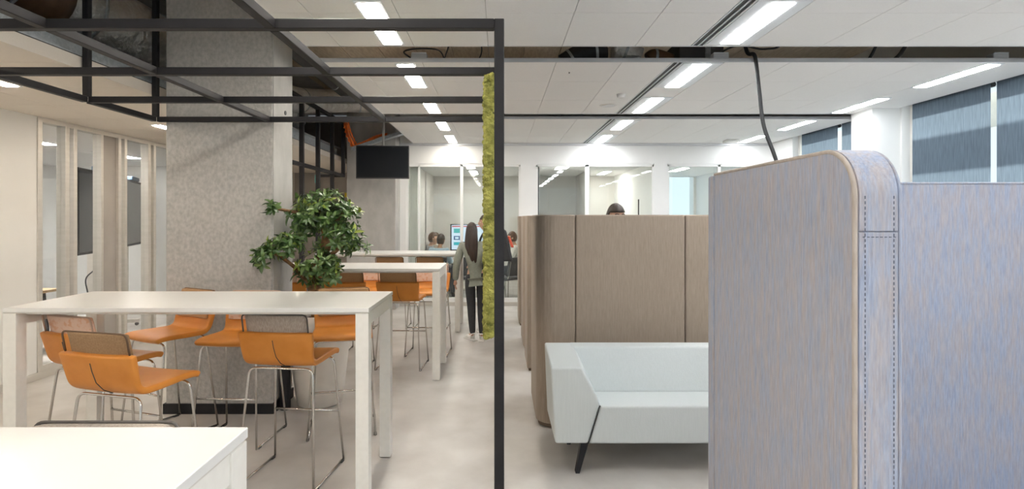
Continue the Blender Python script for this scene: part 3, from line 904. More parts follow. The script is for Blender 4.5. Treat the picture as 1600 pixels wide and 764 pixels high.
RAIL = MB().tube([(0, -0.237, 0.0075), (0, 0.237, 0.0075)], RW, 8).mesh('floor_rail', True)
FOOT = MB().tube([(-0.226, 0.200, 0.345), (0.226, 0.200, 0.345)], RW, 8).mesh('footrest', True)
GLID = MB().box(-0.011, 0.011, -0.02, 0.02, 0.0, 0.010).mesh('glide')
for m_, mt in ((SH, M_LEATH), (CU, M_TANB), (PIPE, M_TANB), (ZIP, M_DARK), (FRONT, M_CHROME), (BACK, M_CHROME), (RAIL, M_CHROME), (FOOT, M_CHROME), (GLID, M_DARK)):
    m_.materials.clear()
    m_.materials.append(mt)
CUSH = {
    'brown': mat('cushion_brown', (0.27, 0.165, 0.085), 0.9, col2=(0.33, 0.21, 0.115), scale=(120, 120, 120), bump=0.2),
    'pink': mat('cushion_pink', (0.66, 0.47, 0.37), 0.9, col2=(0.60, 0.34, 0.22), scale=(28, 28, 28), lo=0.5, hi=0.62, bump=0.15, bscale=(150, 150, 150)),
    'grey': mat('cushion_grey', (0.33, 0.28, 0.235), 0.9, col2=(0.45, 0.39, 0.34), scale=(200, 200, 20), bump=0.2),
    'tan': mat('cushion_tan', (0.40, 0.235, 0.115), 0.9, col2=(0.46, 0.28, 0.145), scale=(120, 120, 120), bump=0.2),
}
PIPEM = {'brown': mat('piping_brown', (0.12, 0.07, 0.04), 0.8, col2=(0.14, 0.085, 0.05), scale=(40, 40, 40)), 'pink': mat('piping_pink', (0.46, 0.33, 0.25), 0.8, col2=(0.5, 0.36, 0.28), scale=(40, 40, 40)),
         'grey': mat('piping_grey', (0.10, 0.09, 0.085), 0.8, col2=(0.12, 0.11, 0.10), scale=(40, 40, 40)), 'tan': mat('piping_tan', (0.2, 0.11, 0.05), 0.8, col2=(0.22, 0.13, 0.06), scale=(40, 40, 40))}
def stool(x, y, head, cush, label):
    """head: degrees the seat faces, 0 = away from the viewpoint, clockwise from above"""
    t = thing('bar_stool', label, 'stool', (x, y, 0), rz=-R(head), group='orange bar stools')
    obj('seat_shell', SH, None, t)
    c = obj('back_cushion', CU, None, t); use(c, CUSH[cush])
    p = obj('piping', PIPE, None, c); use(p, PIPEM[cush])
    obj('zip_seam', ZIP, None, t)
    obj('front_leg_loop', FRONT, None, t)
    obj('rear_leg_loop', BACK, None, t)
    for s in (-1, 1):
        r = obj('floor_rail', RAIL, None, t); r.location.x = 0.245 * s
        for yy in (-0.2, 0.2):
            gl = obj('glide', GLID, None, r); gl.location = (0, yy, 0)
    obj('footrest', FOOT, None, t)
stool(-2.00, 3.06, 14, 'brown', 'orange bar stool with brown back cushion, pulled out towards the viewer')
stool(-2.50, 3.54, 19, 'pink', 'orange bar stool with pink patterned cushion beside the left table leg')
stool(-1.33, 3.59, 6, 'grey', 'orange bar stool with grey cushion in front of the white plant pot')
stool(-2.56, 4.33, 208, 'tan', 'orange bar stool turned away from the glass partition, against the column')
stool(-1.95, 4.20, 184, 'pink', 'orange bar stool facing the viewer between column and front bar table')
stool(-1.23, 4.38, 166, 'tan', 'orange bar stool facing the viewer right of the plant pot')
stool(-1.08, 6.22, 4, 'tan', 'orange bar stool with its back to the viewer near the second table leg')
stool(-1.68, 6.20, -3, 'tan', 'orange bar stool behind the plant leaves, pushed under the second table')
stool(-2.28, 6.18, 4, 'pink', 'orange bar stool with pink cushion between column and plant, at the second table')
stool(-1.62, 6.90, 178, 'pink', 'orange bar stool with pink cushion facing the viewer across the second table')
stool(-0.86, 6.80, 183, 'pink', 'orange bar stool facing the viewer at the right end of the second table')
stool(-1.62, 8.45, 0, 'tan', 'orange bar stool with tan cushion tucked under the farthest table, centre')
stool(-1.02, 8.45, 2, 'tan', 'orange bar stool tucked under the farthest table close to the woman')
stool(-1.12, 1.345, 180, 'grey', 'bar stool of which only the grey cushion edge shows behind the nearest table')

# ------------------------------------------------------------------ plant pot, tree and black bin
pot = thing('potted_tree', 'bushy twisted-trunk indoor tree in a tall white round pot', 'potted plant', (-1.60, 4.97, 0))
obj('pot', MB().lathe([(0.17, 0.0), (0.19, 0.012), (0.215, 0.15), (0.245, 0.42), (0.268, 0.74), (0.272, 0.80), (0.262, 0.805), (0.252, 0.80), (0.248, 0.74), (0.24, 0.70)], 40), M_POT, pot, smooth=True)
obj('soil', MB().lathe([(0.243, 0.70), (0.243, 0.735)], 32), M_SOIL, pot)
trunk = bez([(0.0, -0.02, 0.72), (-0.02, -0.03, 0.95), (-0.05, -0.03, 1.08), (-0.02, -0.02, 1.20), (0.035, -0.02, 1.33), (0.065, -0.01, 1.46), (0.045, 0, 1.60), (0.03, 0, 1.72)], 8)
obj('trunk', MB().tube(trunk, [0.066 - 0.030 * i / (len(trunk) - 1) for i in range(len(trunk))], 12), M_BARK, pot, smooth=True)
BR = [[(-0.05, -0.03, 1.06), (-0.14, -0.05, 1.13), (-0.17, -0.20, 1.24), (-0.27, -0.36, 1.36), (-0.36, -0.42, 1.38)],
      [(0.02, -0.02, 1.28), (0.14, -0.06, 1.34), (0.24, -0.05, 1.42), (0.34, -0.03, 1.40)],
      [(0.05, 0, 1.56), (0.16, -0.02, 1.62), (0.22, 0.0, 1.72)],
      [(0.045, 0, 1.6), (-0.08, -0.04, 1.68), (-0.18, -0.16, 1.70), (-0.28, -0.34, 1.73)],
      [(-0.03, -0.02, 1.16), (0.05, -0.14, 1.14), (0.10, -0.20, 1.20)],
      [(0.03, 0, 1.35), (0.0, 0.14, 1.45), (0.05, 0.24, 1.55)]]
for b in BR:
    q = bez(b, 6)
    obj('branch', MB().tube(q, [0.024 - 0.014 * i / (len(q) - 1) for i in range(len(q))], 8), M_BARK, pot, smooth=True)
def leaf_data(L, W, droop):
    v = []; f = []
    n = 5
    for i in range(n + 1):
        s = i / n
        wd = W * (math.sin(math.pi * min(1, s ** 1.35 * 0.93 + 0.05)) ** 0.8) * 0.5
        if i == n:
            wd = 0.002
        z = -droop * s * s * L
        for k in (-1, 0, 1):
            v.append((k * wd, s * L, z + abs(k) * wd * 0.35))
    for i in range(n):
        for k in (0, 1):
            f.append((i * 3 + k, i * 3 + k + 1, (i + 1) * 3 + k + 1, (i + 1) * 3 + k))
    return v, f
LEAFD = [leaf_data(0.072, 0.031, 0.25), leaf_data(0.062, 0.026, 0.45), leaf_data(0.080, 0.033, 0.6)]
BLOBS = [((0.02, 0.0, 1.72), (0.24, 0.20, 0.17), 32), ((-0.07, -0.06, 1.66), (0.19, 0.18, 0.11), 18), ((0.17, 0.0, 1.62), (0.19, 0.18, 0.15), 20), ((0.20, -0.03, 1.46), (0.17, 0.16, 0.15), 18),
         ((-0.19, -0.32, 1.40), (0.15, 0.12, 0.09), 18), ((-0.32, -0.42, 1.33), (0.07, 0.07, 0.08), 7), ((0.02, -0.12, 1.24), (0.20, 0.12, 0.14), 18), ((0.10, -0.1, 1.16), (0.16, 0.12, 0.10), 10),
         ((-0.10, -0.06, 1.12), (0.10, 0.08, 0.07), 5), ((0.05, 0.18, 1.5), (0.2, 0.12, 0.2), 12), ((0.34, -0.05, 1.39), (0.09, 0.06, 0.06), 4), ((-0.30, -0.36, 1.745), (0.04, 0.03, 0.03), 2), ((-0.15, 0.0, 1.55), (0.12, 0.14, 0.08), 5)]
leaves = []
for (c, rr, n) in BLOBS:
    for _ in range(int(n * 1.9)):
        d = Vector((random.gauss(0, 1), random.gauss(0, 1), random.gauss(0.25, 1))).normalized()
        k = random.uniform(0.66, 1.06)
        p = Vector((c[0] + d.x * rr[0] * k, c[1] + d.y * rr[1] * k, c[2] + d.z * rr[2] * k))
        ax = (d + Vector((0, -0.15, 0.55))).normalized()
        young = random.random() < 0.13
        ph = random.random() * 6.28
        nl = random.randint(7, 10)
        base = ax.to_track_quat('Z', 'Y').to_matrix().to_4x4()
        for q in range(nl):
            tilt = R(random.uniform(-5, 40)) if q > 2 else R(random.uniform(35, 70))
            mtx = Matrix.Translation(p) @ base @ Matrix.Rotation(ph + q * 2.4, 4, 'Z') @ Matrix.Rotation(tilt, 4, 'X') @ Matrix.Scale(random.uniform(0.7, 1.1), 4)
            tip = mtx @ Vector((0, 0.08, 0))
            if min(tip.x, p.x) < -0.275 and max(tip.y, p.y) > -0.30:
                continue                      # no leaf grows into the column
            leaves.append((p.y + (mtx @ Vector((0, 0.06, 0))).y, mtx, random.randrange(3), 2 if (young and q < 5) else (1 if random.random() < 0.4 else 0)))
leaves.sort(key=lambda a: a[0])
LM = {}
for i, (v, f) in enumerate(LEAFD):
    for j, m_ in enumerate((M_LEAF, M_LEAF2, M_LEAF3)):
        me = bpy.data.meshes.new('leaf')
        me.from_pydata(v, [], f)
        me.polygons.foreach_set('use_smooth', [True] * len(me.polygons))
        me.materials.append(m_)
        LM[i, j] = me
for (_, mtx, i, j) in leaves[:300]:
    o = obj('leaf', LM[i, j], None, pot)
    o.matrix_basis = mtx
mb = MB()
mats_i = []
for (_, mtx, i, j) in leaves[300:]:
    v, f = LEAFD[i]
    mb.add([mtx @ Vector(q) for q in v], f)
    mats_i += [j] * len(f)
me = bpy.data.meshes.new('foliage')
me.from_pydata(mb.v, [], mb.f)
for m_ in (M_LEAF, M_LEAF2, M_LEAF3):
    me.materials.append(m_)
me.polygons.foreach_set('material_index', mats_i)
me.polygons.foreach_set('use_smooth', [True] * len(me.polygons))
obj('foliage', me, None, pot, kind='stuff')

bn = thing('floor_bin', 'slim black cylinder bin between the concrete column and the white pot', 'bin', (-1.845, 4.80, 0))
obj('body', MB().lathe([(0.040, 0.0), (0.045, 0.01), (0.045, 0.58)], 20), M_BLACK, bn, smooth=False)
obj('rim', MB().lathe([(0.047, 0.58), (0.047, 0.60), (0.038, 0.60), (0.038, 0.585)], 20), M_DARK, bn)

# ------------------------------------------------------------------ tan booths
def offset_path(pts, d):
    out = []
    for i, p in enumerate(pts):
        a = Vector(pts[max(i - 1, 0)]); b = Vector(pts[min(i + 1, len(pts) - 1)])
        t = (b - a).normalized()
        out.append((p[0] - t.y * d, p[1] + t.x * d))
    return out
def wallstrip(b, pts, th, z0, z1):
    """a wall of thickness th on the left-hand side of the plan path pts"""
    q = offset_path(pts, th)
    n = len(pts)
    vs = [(x, y, z0) for x, y in pts] + [(x, y, z0) for x, y in q] + [(x, y, z1) for x, y in pts] + [(x, y, z1) for x, y in q]
    fs = []
    for i in range(n - 1):
        fs += [(i, i + 1, 2 * n + i + 1, 2 * n + i), (n + i + 1, n + i, 3 * n + i, 3 * n + i + 1), (2 * n + i, 2 * n + i + 1, 3 * n + i + 1, 3 * n + i), (i + 1, i, n + i, n + i + 1)]
    fs += [(0, 2 * n, 3 * n, n), (n - 1, 2 * n - 1, 4 * n - 1, 3 * n - 1)]
    return b.add(vs, fs)
def booth(x0, x1, yback, yopen, label, h=1.672):
    """high-backed U booth; the back stands at yback, the wings reach to yopen"""
    t = thing('high_back_booth', label, 'booth', ((x0 + x1) / 2, yback, 0), group='tan high-backed booths')
    s = 1 if yopen > yback else -1
    a = (x1 - x0) / 2
    d = abs(yopen - yback)
    r = 0.14
    left = [(-a, d)] + [(-a, d * k) for k in (0.8, 0.6, 0.4)] + arc(-a + r, r, r, 180, 270, 8) + [(-a + 0.30, 0)]
    mid = [(-a + 0.305, 0), (0, 0), (a - 0.305, 0)]
    right = [(a - 0.30, 0)] + arc(a - r, r, r, 270, 360, 8) + [(a, d * k) for k in (0.4, 0.6, 0.8)] + [(a, d)]
    for nm, pth in (('wing_panel', left), ('back_panel', mid), ('wing_panel', right)):
        b = MB()
        wallstrip(b, [(x, y * s) for x, y in pth] if s > 0 else [(x, -y) for x, y in pth][::-1], 0.085, 0.03, h)
        o = obj(nm, b, M_TANB, t, bevel=0.012, seg=3)
    b = MB()
    core = [(-a + 0.02, d - 0.02), (-a + 0.02, 0.3)] + arc(-a + r, r, r - 0.02, 180, 270, 6) + arc(a - r, r, r - 0.02, 270, 360, 6) + [(a - 0.02, 0.3), (a - 0.02, d - 0.02)]
    wallstrip(b, core if s > 0 else [(x, -y) for x, y in core][::-1], 0.045, 0.0, h - 0.02)
    obj('core', b, M_TANSEAM, t)
    b = MB().box(-a + 0.10, a - 0.10, min(0.09 * s, 0.62 * s), max(0.09 * s, 0.62 * s), 0.30, 0.45)
    obj('bench_seat', b, M_TANB, t, bevel=0.03, seg=3)
    b = MB().box(-a + 0.12, a - 0.12, min(0.12 * s, 0.55 * s), max(0.12 * s, 0.55 * s), 0.0, 0.30)
    obj('bench_base', b, M_TANSEAM, t)
booth(0.295, 1.76, 4.36, 5.14, 'nearest tan high-backed booth, right behind the white sofa')
booth(0.30, 1.76, 6.72, 5.98, 'tan high-backed booth facing the nearest tan booth')
booth(0.30, 1.76, 6.90, 7.65, 'tan high-backed booth standing back to back behind the second one')
booth(0.30, 1.76, 9.25, 8.5, 'farthest tan high-backed booth near the glazed back wall')

# ------------------------------------------------------------------ white sofa
so = thing('sofa', 'angular white two-seat sofa on black blade legs', 'sofa', (1.19, 3.88, 0))
A = 0.86            # half length
# arm outline seen from the front (x from the outer face, z)
def arm(sx):
    b = MB()
    fo = [(-A + 0.03, 0.20), (-A + 0.24, 0.20), (-A + 0.315, 0.445), (-A + 0.30, 0.50), (-A + 0.20, 0.69), (-A, 0.685)]
    ba = [(-A + 0.03, 0.20), (-A + 0.24, 0.20), (-A + 0.315, 0.445), (-A + 0.30, 0.50), (-A + 0.22, 0.715), (-A + 0.01, 0.715)]
    if sx > 0:
        fo = [(-x, z) for x, z in fo]; ba = [(-x, z) for x, z in ba]
    n = len(fo)
    b.add([(x, -0.31, z) for x, z in fo] + [(x, 0.30, z) for x, z in ba],
          [tuple(range(n)), tuple(range(n, 2 * n))] + [(i, (i + 1) % n, n + (i + 1) % n, n + i) for i in range(n)])
    return b
for sx in (-1, 1):
    obj('armrest', arm(sx), M_SOFA, so, bevel=0.014, seg=3)
sb = MB().add([(-A + 0.243, -0.315, 0.20), (A - 0.243, -0.315, 0.20), (A - 0.318, -0.315, 0.445), (-A + 0.318, -0.315, 0.445),
               (-A + 0.243, 0.16, 0.20), (A - 0.243, 0.16, 0.20), (A - 0.318, 0.12, 0.405), (-A + 0.318, 0.12, 0.405)],
              [(0, 1, 2, 3), (4, 5, 6, 7), (0, 1, 5, 4), (1, 2, 6, 5), (2, 3, 7, 6), (3, 0, 4, 7)])
obj('seat', sb, M_SOFA, so, bevel=0.016, seg=3)
bk = MB().add([(-A + 0.24, 0.09, 0.20), (A - 0.24, 0.09, 0.20), (A - 0.30, 0.09, 0.42), (-A + 0.30, 0.09, 0.42),
               (-A + 0.19, 0.17, 0.713), (A - 0.19, 0.17, 0.713), (A - 0.19, 0.302, 0.716), (-A + 0.19, 0.302, 0.716),
               (-A + 0.24, 0.302, 0.20), (A - 0.24, 0.302, 0.20)],
              [(0, 1, 2, 3), (3, 2, 5, 4), (4, 5, 6, 7), (7, 6, 9, 8), (8, 9, 1, 0), (0, 3, 4, 7, 8), (1, 9, 6, 5, 2)])
obj('backrest', bk, M_SOFA, so, bevel=0.014, seg=3)
for sx in (-1, 1):
    obj('seam_cord', MB().tube([(sx * (A - 0.242), -0.317, 0.205), (sx * (A - 0.316), -0.317, 0.447)], 0.004, 6), M_DARK, so)
    for yy in (-0.24, 0.22):
        b = MB()
        x0 = sx * (A - 0.235); x1 = sx * (A - 0.185)
        b.hexa([(x1 - 0.022, yy - 0.05, 0), (x1 + 0.004, yy - 0.05, 0), (x1 + 0.004, yy + 0.0, 0), (x1 - 0.022, yy + 0.0, 0)],
               [(x0 - 0.026, yy - 0.0, 0.2), (x0 + 0.026, yy - 0.0, 0.2), (x0 + 0.026, yy + 0.05, 0.2), (x0 - 0.026, yy + 0.05, 0.2)])
        obj('leg', b, M_BLACK, so)

# ------------------------------------------------------------------ blue-grey booth at the front right
bb = thing('high_back_booth', 'blue-grey woven high-backed booth at the front with rounded stitched panel end', 'booth', (0.89, 1.4, 0))
TH = 0.118
HB = 1.828
y1s = 0.905
rr = 0.125
prof = [(0.0, 0.02)] + [(0.0, 0.6), (0.0, 1.2)] + [(p[0], p[1]) for p in arc(rr, HB - rr, rr, 180, 90, 12)] + [(0.5, HB), (y1s, HB), (y1s, 0.02)]
obj('side_panel', MB().prism(prof, 'x', 0.0, TH), M_BLUE, bb, bevel=0.006, seg=2)
def strap(name, s0, s1):
    """a band that follows the panel end and its rounded corner, slightly proud"""
    line = [(0.0, 0.02), (0.0, 1.613)] if s0 == 0 else [(0.0, 1.617)] + arc(rr, HB - rr, rr, 180, 90, 28) + [(0.5, HB), (y1s, HB)]
    out = []
    for i, p in enumerate(line):
        a = Vector(line[max(i - 1, 0)]); b = Vector(line[min(i + 1, len(line) - 1)])
        t = (b - a).normalized()
        out.append((p[0] - t.y * 0.006, p[1] + t.x * 0.006))
    b = MB()
    n = len(line)
    vs = [(x, p[0], p[1]) for x in (0.010, TH - 0.008) for p in line] + [(x, p[0], p[1]) for x in (0.012, TH - 0.010) for p in out]
    fs = []
    for i in range(n - 1):
        fs += [(2 * n + i, 2 * n + i + 1, 3 * n + i + 1, 3 * n + i), (i, i + 1, 2 * n + i + 1, 2 * n + i), (n + i + 1, n + i, 3 * n + i, 3 * n + i + 1)]
    fs += [(0, 2 * n, 3 * n, n), (n - 1, 2 * n - 1, 4 * n - 1, 3 * n - 1)]
    b.add(vs, fs)
    return obj(name, b, M_BLUE, bb)
strap('edge_band', 0, 1)
strap('edge_band', 1, 2)
edge = [(0.0, 0.02), (0.0, 0.8)] + arc(rr, HB - rr, rr, 180, 90, 14) + [(y1s, HB)]
obj('piping', MB().tube([(0.004, p[0] + 0.0, p[1] + 0.0) for p in edge], 0.0065, 8), M_PIPING, bb, smooth=True)
obj('piping', MB().tube([(TH - 0.002, p[0], p[1]) for p in edge], 0.005, 8), M_BLUE, bb, smooth=True)
st = MB()
for xs_ in (0.026, TH - 0.020):
    z = 0.05
    while z < 1.70:
        st.box(xs_ - 0.0013, xs_ + 0.0013, -0.0072, -0.0055, z, z + 0.0075)
        z += 0.0135
x_ = 0.02
while x_ < TH - 0.015:
    st.box(x_, x_ + 0.006, -0.0072, -0.0055, 1.600, 1.6025)
    x_ += 0.011
obj('stitching', st, M_BLUESEAM, bb, kind='stuff')
# rounded rear corner, back panel and far wing
r2 = 0.16
crn = [(0, 0.91), (0, 0.93)] + arc(r2, 1.10 - r2 + 0.0, r2, 180, 90, 8) + [(0.20, 1.10)]
b = MB()
wallstrip(b, crn[::-1], TH * 0.9, 0.02, HB - 0.002)
obj('corner_panel', b, M_BLUE, bb, bevel=0.008)
obj('back_panel', MB().box(0.11, 1.95, 1.0, 1.10, 0.02, 1.798), M_BLUE, bb, bevel=0.012, seg=3)
obj('back_top_cord', MB().tube([(0.12, 1.0, 1.799), (1.94, 1.0, 1.799)], 0.004, 6), M_BLUE, bb)
obj('side_panel', MB().box(1.95, 1.95 + TH, 0.0, 1.10, 0.02, HB), M_BLUE, bb, bevel=0.02, seg=3)
obj('bench_seat', MB().box(TH, 1.95, 0.45, 1.0, 0.30, 0.45), M_BLUE, bb, bevel=0.03, seg=3)
obj('bench_base', MB().box(TH + 0.03, 1.92, 0.5, 1.0, 0.02, 0.30), M_BLUESEAM, bb)
obj('plinth', MB().box(0.02, TH - 0.02, 0.02, 0.95, 0.0, 0.02), M_DARK, bb)
obj('plinth', MB().box(0.15, 1.9, 0.6, 1.06, 0.0, 0.02), M_DARK, bb)

# ------------------------------------------------------------------ side room behind the left glass
def display(x, y, rz, label, back):
    t = thing('mobile_display', label, 'display', (x, y, 0), rz=rz)
    obj('case', MB().box(-0.93, 0.93, -0.05, 0.05, 1.16, 2.30), M_DARK, t, bevel=0.012)
    obj('screen', MB().box(-0.90, 0.90, -0.054, -0.05, 1.20, 2.26), M_SCREEN, t)
    obj('camera_bar', MB().box(-0.28, 0.28, -0.07, 0.03, 2.30, 2.37), mat('dark_blue_plastic', (0.05, 0.08, 0.12), 0.5, col2=(0.06, 0.09, 0.13), scale=(6, 6, 6)), t, bevel=0.015)
    obj('rear_box', MB().box(-0.45, 0.45, 0.05, 0.13, 1.30, 2.05), M_DARK, t, bevel=0.02)
    for z in (1.32, 1.98):
        for sx in (-1, 1):
            obj('grip', MB().tube(fillet([(sx * 0.92, 0.03, z - 0.12), (sx * 1.02, 0.03, z - 0.12), (sx * 1.02, 0.03, z + 0.12), (sx * 0.92, 0.03, z + 0.12)], 0.05), 0.016, 8), M_DARK, t, smooth=True)
    obj('column', MB().box(-0.09, 0.09, 0.06, 0.14, 0.08, 1.6), M_ALU, t)
    b = obj('foot_frame', MB().box(-0.5, -0.42, -0.35, 0.45, 0.05, 0.10).box(0.42, 0.5, -0.35, 0.45, 0.05, 0.10).box(-0.42, 0.42, 0.05, 0.15, 0.05, 0.10), M_ALU, t)
    for sx in (-1, 1):
        for yy in (-0.32, 0.42):
            obj('caster', MB().tube([(sx * 0.46 - 0.015, yy, 0.026), (sx * 0.46 + 0.015, yy, 0.026)], 0.026, 12), M_DARK, b)
display(-5.72, 8.0, R(107.5), 'black touch display on a stand, screen towards the left glass', False)
display(-6.52, 9.87, R(112), 'black touch display seen from behind with round grips, past the first one', True)
M_WOOD = mat('pale_wood', (0.55, 0.38, 0.22), 0.5, col2=(0.62, 0.45, 0.27), scale=(3, 30, 3), detail=6)
t = thing('side_room_table', 'pale wooden table in the room behind the left glass', 'table', (-6.35, 6.75, 0))
obj('table_top', MB().box(-0.7, 0.7, -0.42, 0.42, 0.71, 0.745), M_WOOD, t, bevel=0.004)
for sx in (-1, 1):
    for sy in (-1, 1):
        obj('leg', MB().tube([(sx * 0.62, sy * 0.34, 0.0), (sx * 0.58, sy * 0.30, 0.71)], 0.02, 10), M_DARK, t)
def office_chair(x, y, head, label, m=None, cat='chair', group=None):
    t = thing('office_chair', label, cat, (x, y, 0), rz=-R(head), group=group)
    m = m or M_DARK
    obj('seat', MB().box(-0.23, 0.23, -0.22, 0.23, 0.43, 0.49), m, t, bevel=0.025, seg=3)
    b = MB().hexa([(-0.22, -0.25, 0.52), (0.22, -0.25, 0.52), (0.22, -0.21, 0.52), (-0.22, -0.21, 0.52)], [(-0.20, -0.31, 0.88), (0.20, -0.31, 0.88), (0.20, -0.275, 0.88), (-0.20, -0.275, 0.88)])
    obj('backrest', b, m, t, bevel=0.015, seg=3)
    for s in (-1, 1):
        obj('back_upright', MB().tube([(s * 0.16, -0.20, 0.45), (s * 0.16, -0.25, 0.55), (s * 0.15, -0.29, 0.80)], 0.011, 8), M_CHROME, t)
        for yy in (-0.2, 0.2):
            obj('leg', MB().tube([(s * 0.19, yy * 0.85, 0.43), (s * 0.24, yy * 1.2, 0.0)], 0.011, 8), M_CHROME, t)
office_chair(-5.35, 5.95, 300, 'dark chair behind the left glass beside the wooden table')
t = thing('equipment_bag', 'dark shoulder bag lying on the wooden table behind the left glass', 'bag', (-6.0, 6.55, 0.745))
bg_ = MB()
bg_.lathe([(0.20, 0.0), (0.24, 0.05), (0.22, 0.14), (0.14, 0.21), (0.05, 0.24)], 16)
obj('body', bg_, M_DARK, t, smooth=True)
obj('strap', MB().tube(bez([(-0.12, 0, 0.2), (-0.05, 0.02, 0.36), (0.1, 0.02, 0.33), (0.14, 0, 0.18)], 6), 0.012, 6), M_DARK, t)
cable('display_cable', 'black cable hanging under the first touch display', [(-5.62, 7.75, 1.15), (-5.60, 7.72, 0.95), (-5.68, 7.65, 0.80), (-5.62, 7.62, 0.5), (-5.6, 7.5, 0.01)], 0.009)
cable('display_cable', 'looping black cable between the two touch displays', [(-5.86, 8.55, 1.15), (-5.82, 8.55, 1.0), (-5.92, 8.5, 0.85), (-5.80, 8.56, 0.7), (-5.84, 8.62, 0.4), (-5.84, 8.62, 0.01)], 0.009)

# ------------------------------------------------------------------ meeting room furniture
def screen_mat():
    m, nt, b = _new('meeting_screen_picture')
    tc = nt.nodes.new('ShaderNodeTexCoord')
    sp = nt.nodes.new('ShaderNodeSeparateXYZ')
    nt.links.new(tc.outputs['Object'], sp.inputs[0])
    def rng_(sock, a, c):
        g1 = nt.nodes.new('ShaderNodeMath'); g1.operation = 'GREATER_THAN'; g1.inputs[1].default_value = a
        g2 = nt.nodes.new('ShaderNodeMath'); g2.operation = 'LESS_THAN'; g2.inputs[1].default_value = c
        nt.links.new(sock, g1.inputs[0]); nt.links.new(sock, g2.inputs[0])
        mm = nt.nodes.new('ShaderNodeMath'); mm.operation = 'MULTIPLY'
        nt.links.new(g1.outputs[0], mm.inputs[0]); nt.links.new(g2.outputs[0], mm.inputs[1])
        return mm.outputs[0]
    col = None
    base = (0.72, 0.86, 1.0, 1)
    for (x0, x1, z0, z1, c) in [(-0.38, -0.24, 0.40, 0.50, (0.05, 0.45, 0.42, 1)), (-0.38, -0.24, 0.24, 0.33, (0.03, 0.10, 0.25, 1)), (-0.35, -0.27, 0.26, 0.31, (0.7, 0.9, 1, 1)),
                                (-0.38, -0.24, 0.12, 0.19, (0.05, 0.45, 0.5, 1)), (-0.42, 0.42, 0.535, 0.56, (0.6, 0.05, 0.06, 1)), (-0.05, 0.25, 0.2, 0.42, (0.80, 0.92, 1.0, 1))]:
        a = rng_(sp.outputs['X'], x0, x1); d = rng_(sp.outputs['Z'], z0, z1)
        mm = nt.nodes.new('ShaderNodeMath'); mm.operation = 'MULTIPLY'
        nt.links.new(a, mm.inputs[0]); nt.links.new(d, mm.inputs[1])
        mx = nt.nodes.new('ShaderNodeMixRGB')
        nt.links.new(mm.outputs[0], mx.inputs[0])
        if col is None:
            mx.inputs[1].default_value = base
        else:
            nt.links.new(col, mx.inputs[1])
        mx.inputs[2].default_value = c
        col = mx.outputs[0]
    b.inputs['Base Color'].default_value = (0.02, 0.02, 0.02, 1)
    nt.links.new(col, b.inputs['Emission Color'])
    b.inputs['Emission Strength'].default_value = 0.55
    b.inputs['Roughness'].default_value = 0.3
    return m
t = thing('presentation_screen', 'lit presentation screen on a stand behind the standing woman', 'screen', (-0.66, 12.75, 0))
e = obj('case', MB().box(-0.46, 0.46, 0.0, 0.05, 0.88, 1.50), M_DARK, t, bevel=0.008)
p = obj('picture', MB().box(-0.43, 0.43, -0.004, 0.0, 0.02, 0.58), screen_mat(), t)
p.location.z = 0.90
obj('stand_column', MB().box(-0.05, 0.05, 0.05, 0.10, 0.05, 1.2), M_ALU, t)
obj('stand_foot', MB().box(-0.35, 0.35, -0.2, 0.3, 0.0, 0.05), M_ALU, t, bevel=0.01)
t = thing('meeting_table', 'white meeting table behind the glass back wall', 'table', (-0.52, 11.78, 0))
obj('table_top', MB().box(-0.5, 0.5, -0.35, 0.35, 0.71, 0.74), M_WHITE, t, bevel=0.004)
for sx in (-1, 1):
    for sy in (-1, 1):
        obj('leg', MB().box(sx * 0.44 - 0.025, sx * 0.44 + 0.025, sy * 0.29 - 0.025, sy * 0.29 + 0.025, 0, 0.71), M_DARK, t)
M_CHAIR = mat('charcoal_cloth', (0.06, 0.06, 0.068), 0.85, col2=(0.08, 0.08, 0.088), scale=(90, 90, 90))
office_chair(-1.22, 11.13, 0, 'charcoal chair of the man in the light blue shirt', M_CHAIR, group='meeting chairs')
office_chair(-1.37, 11.85, 80, 'charcoal chair of the brown-haired man behind the glass', M_CHAIR, group='meeting chairs')
office_chair(-1.40, 12.93, 130, 'charcoal chair in the meeting room corner by the vertical blind', M_CHAIR, group='meeting chairs')
office_chair(0.33, 11.85, 272, 'charcoal chair of the bearded man right of the black post', M_CHAIR, group='meeting chairs')
office_chair(-0.62, 11.1, 0, 'charcoal chair below the far bar table end, behind the glass', M_CHAIR, group='meeting chairs')
office_chair(0.15, 11.0, 320, 'charcoal chair against the glass right of the black post', M_CHAIR, group='meeting chairs')

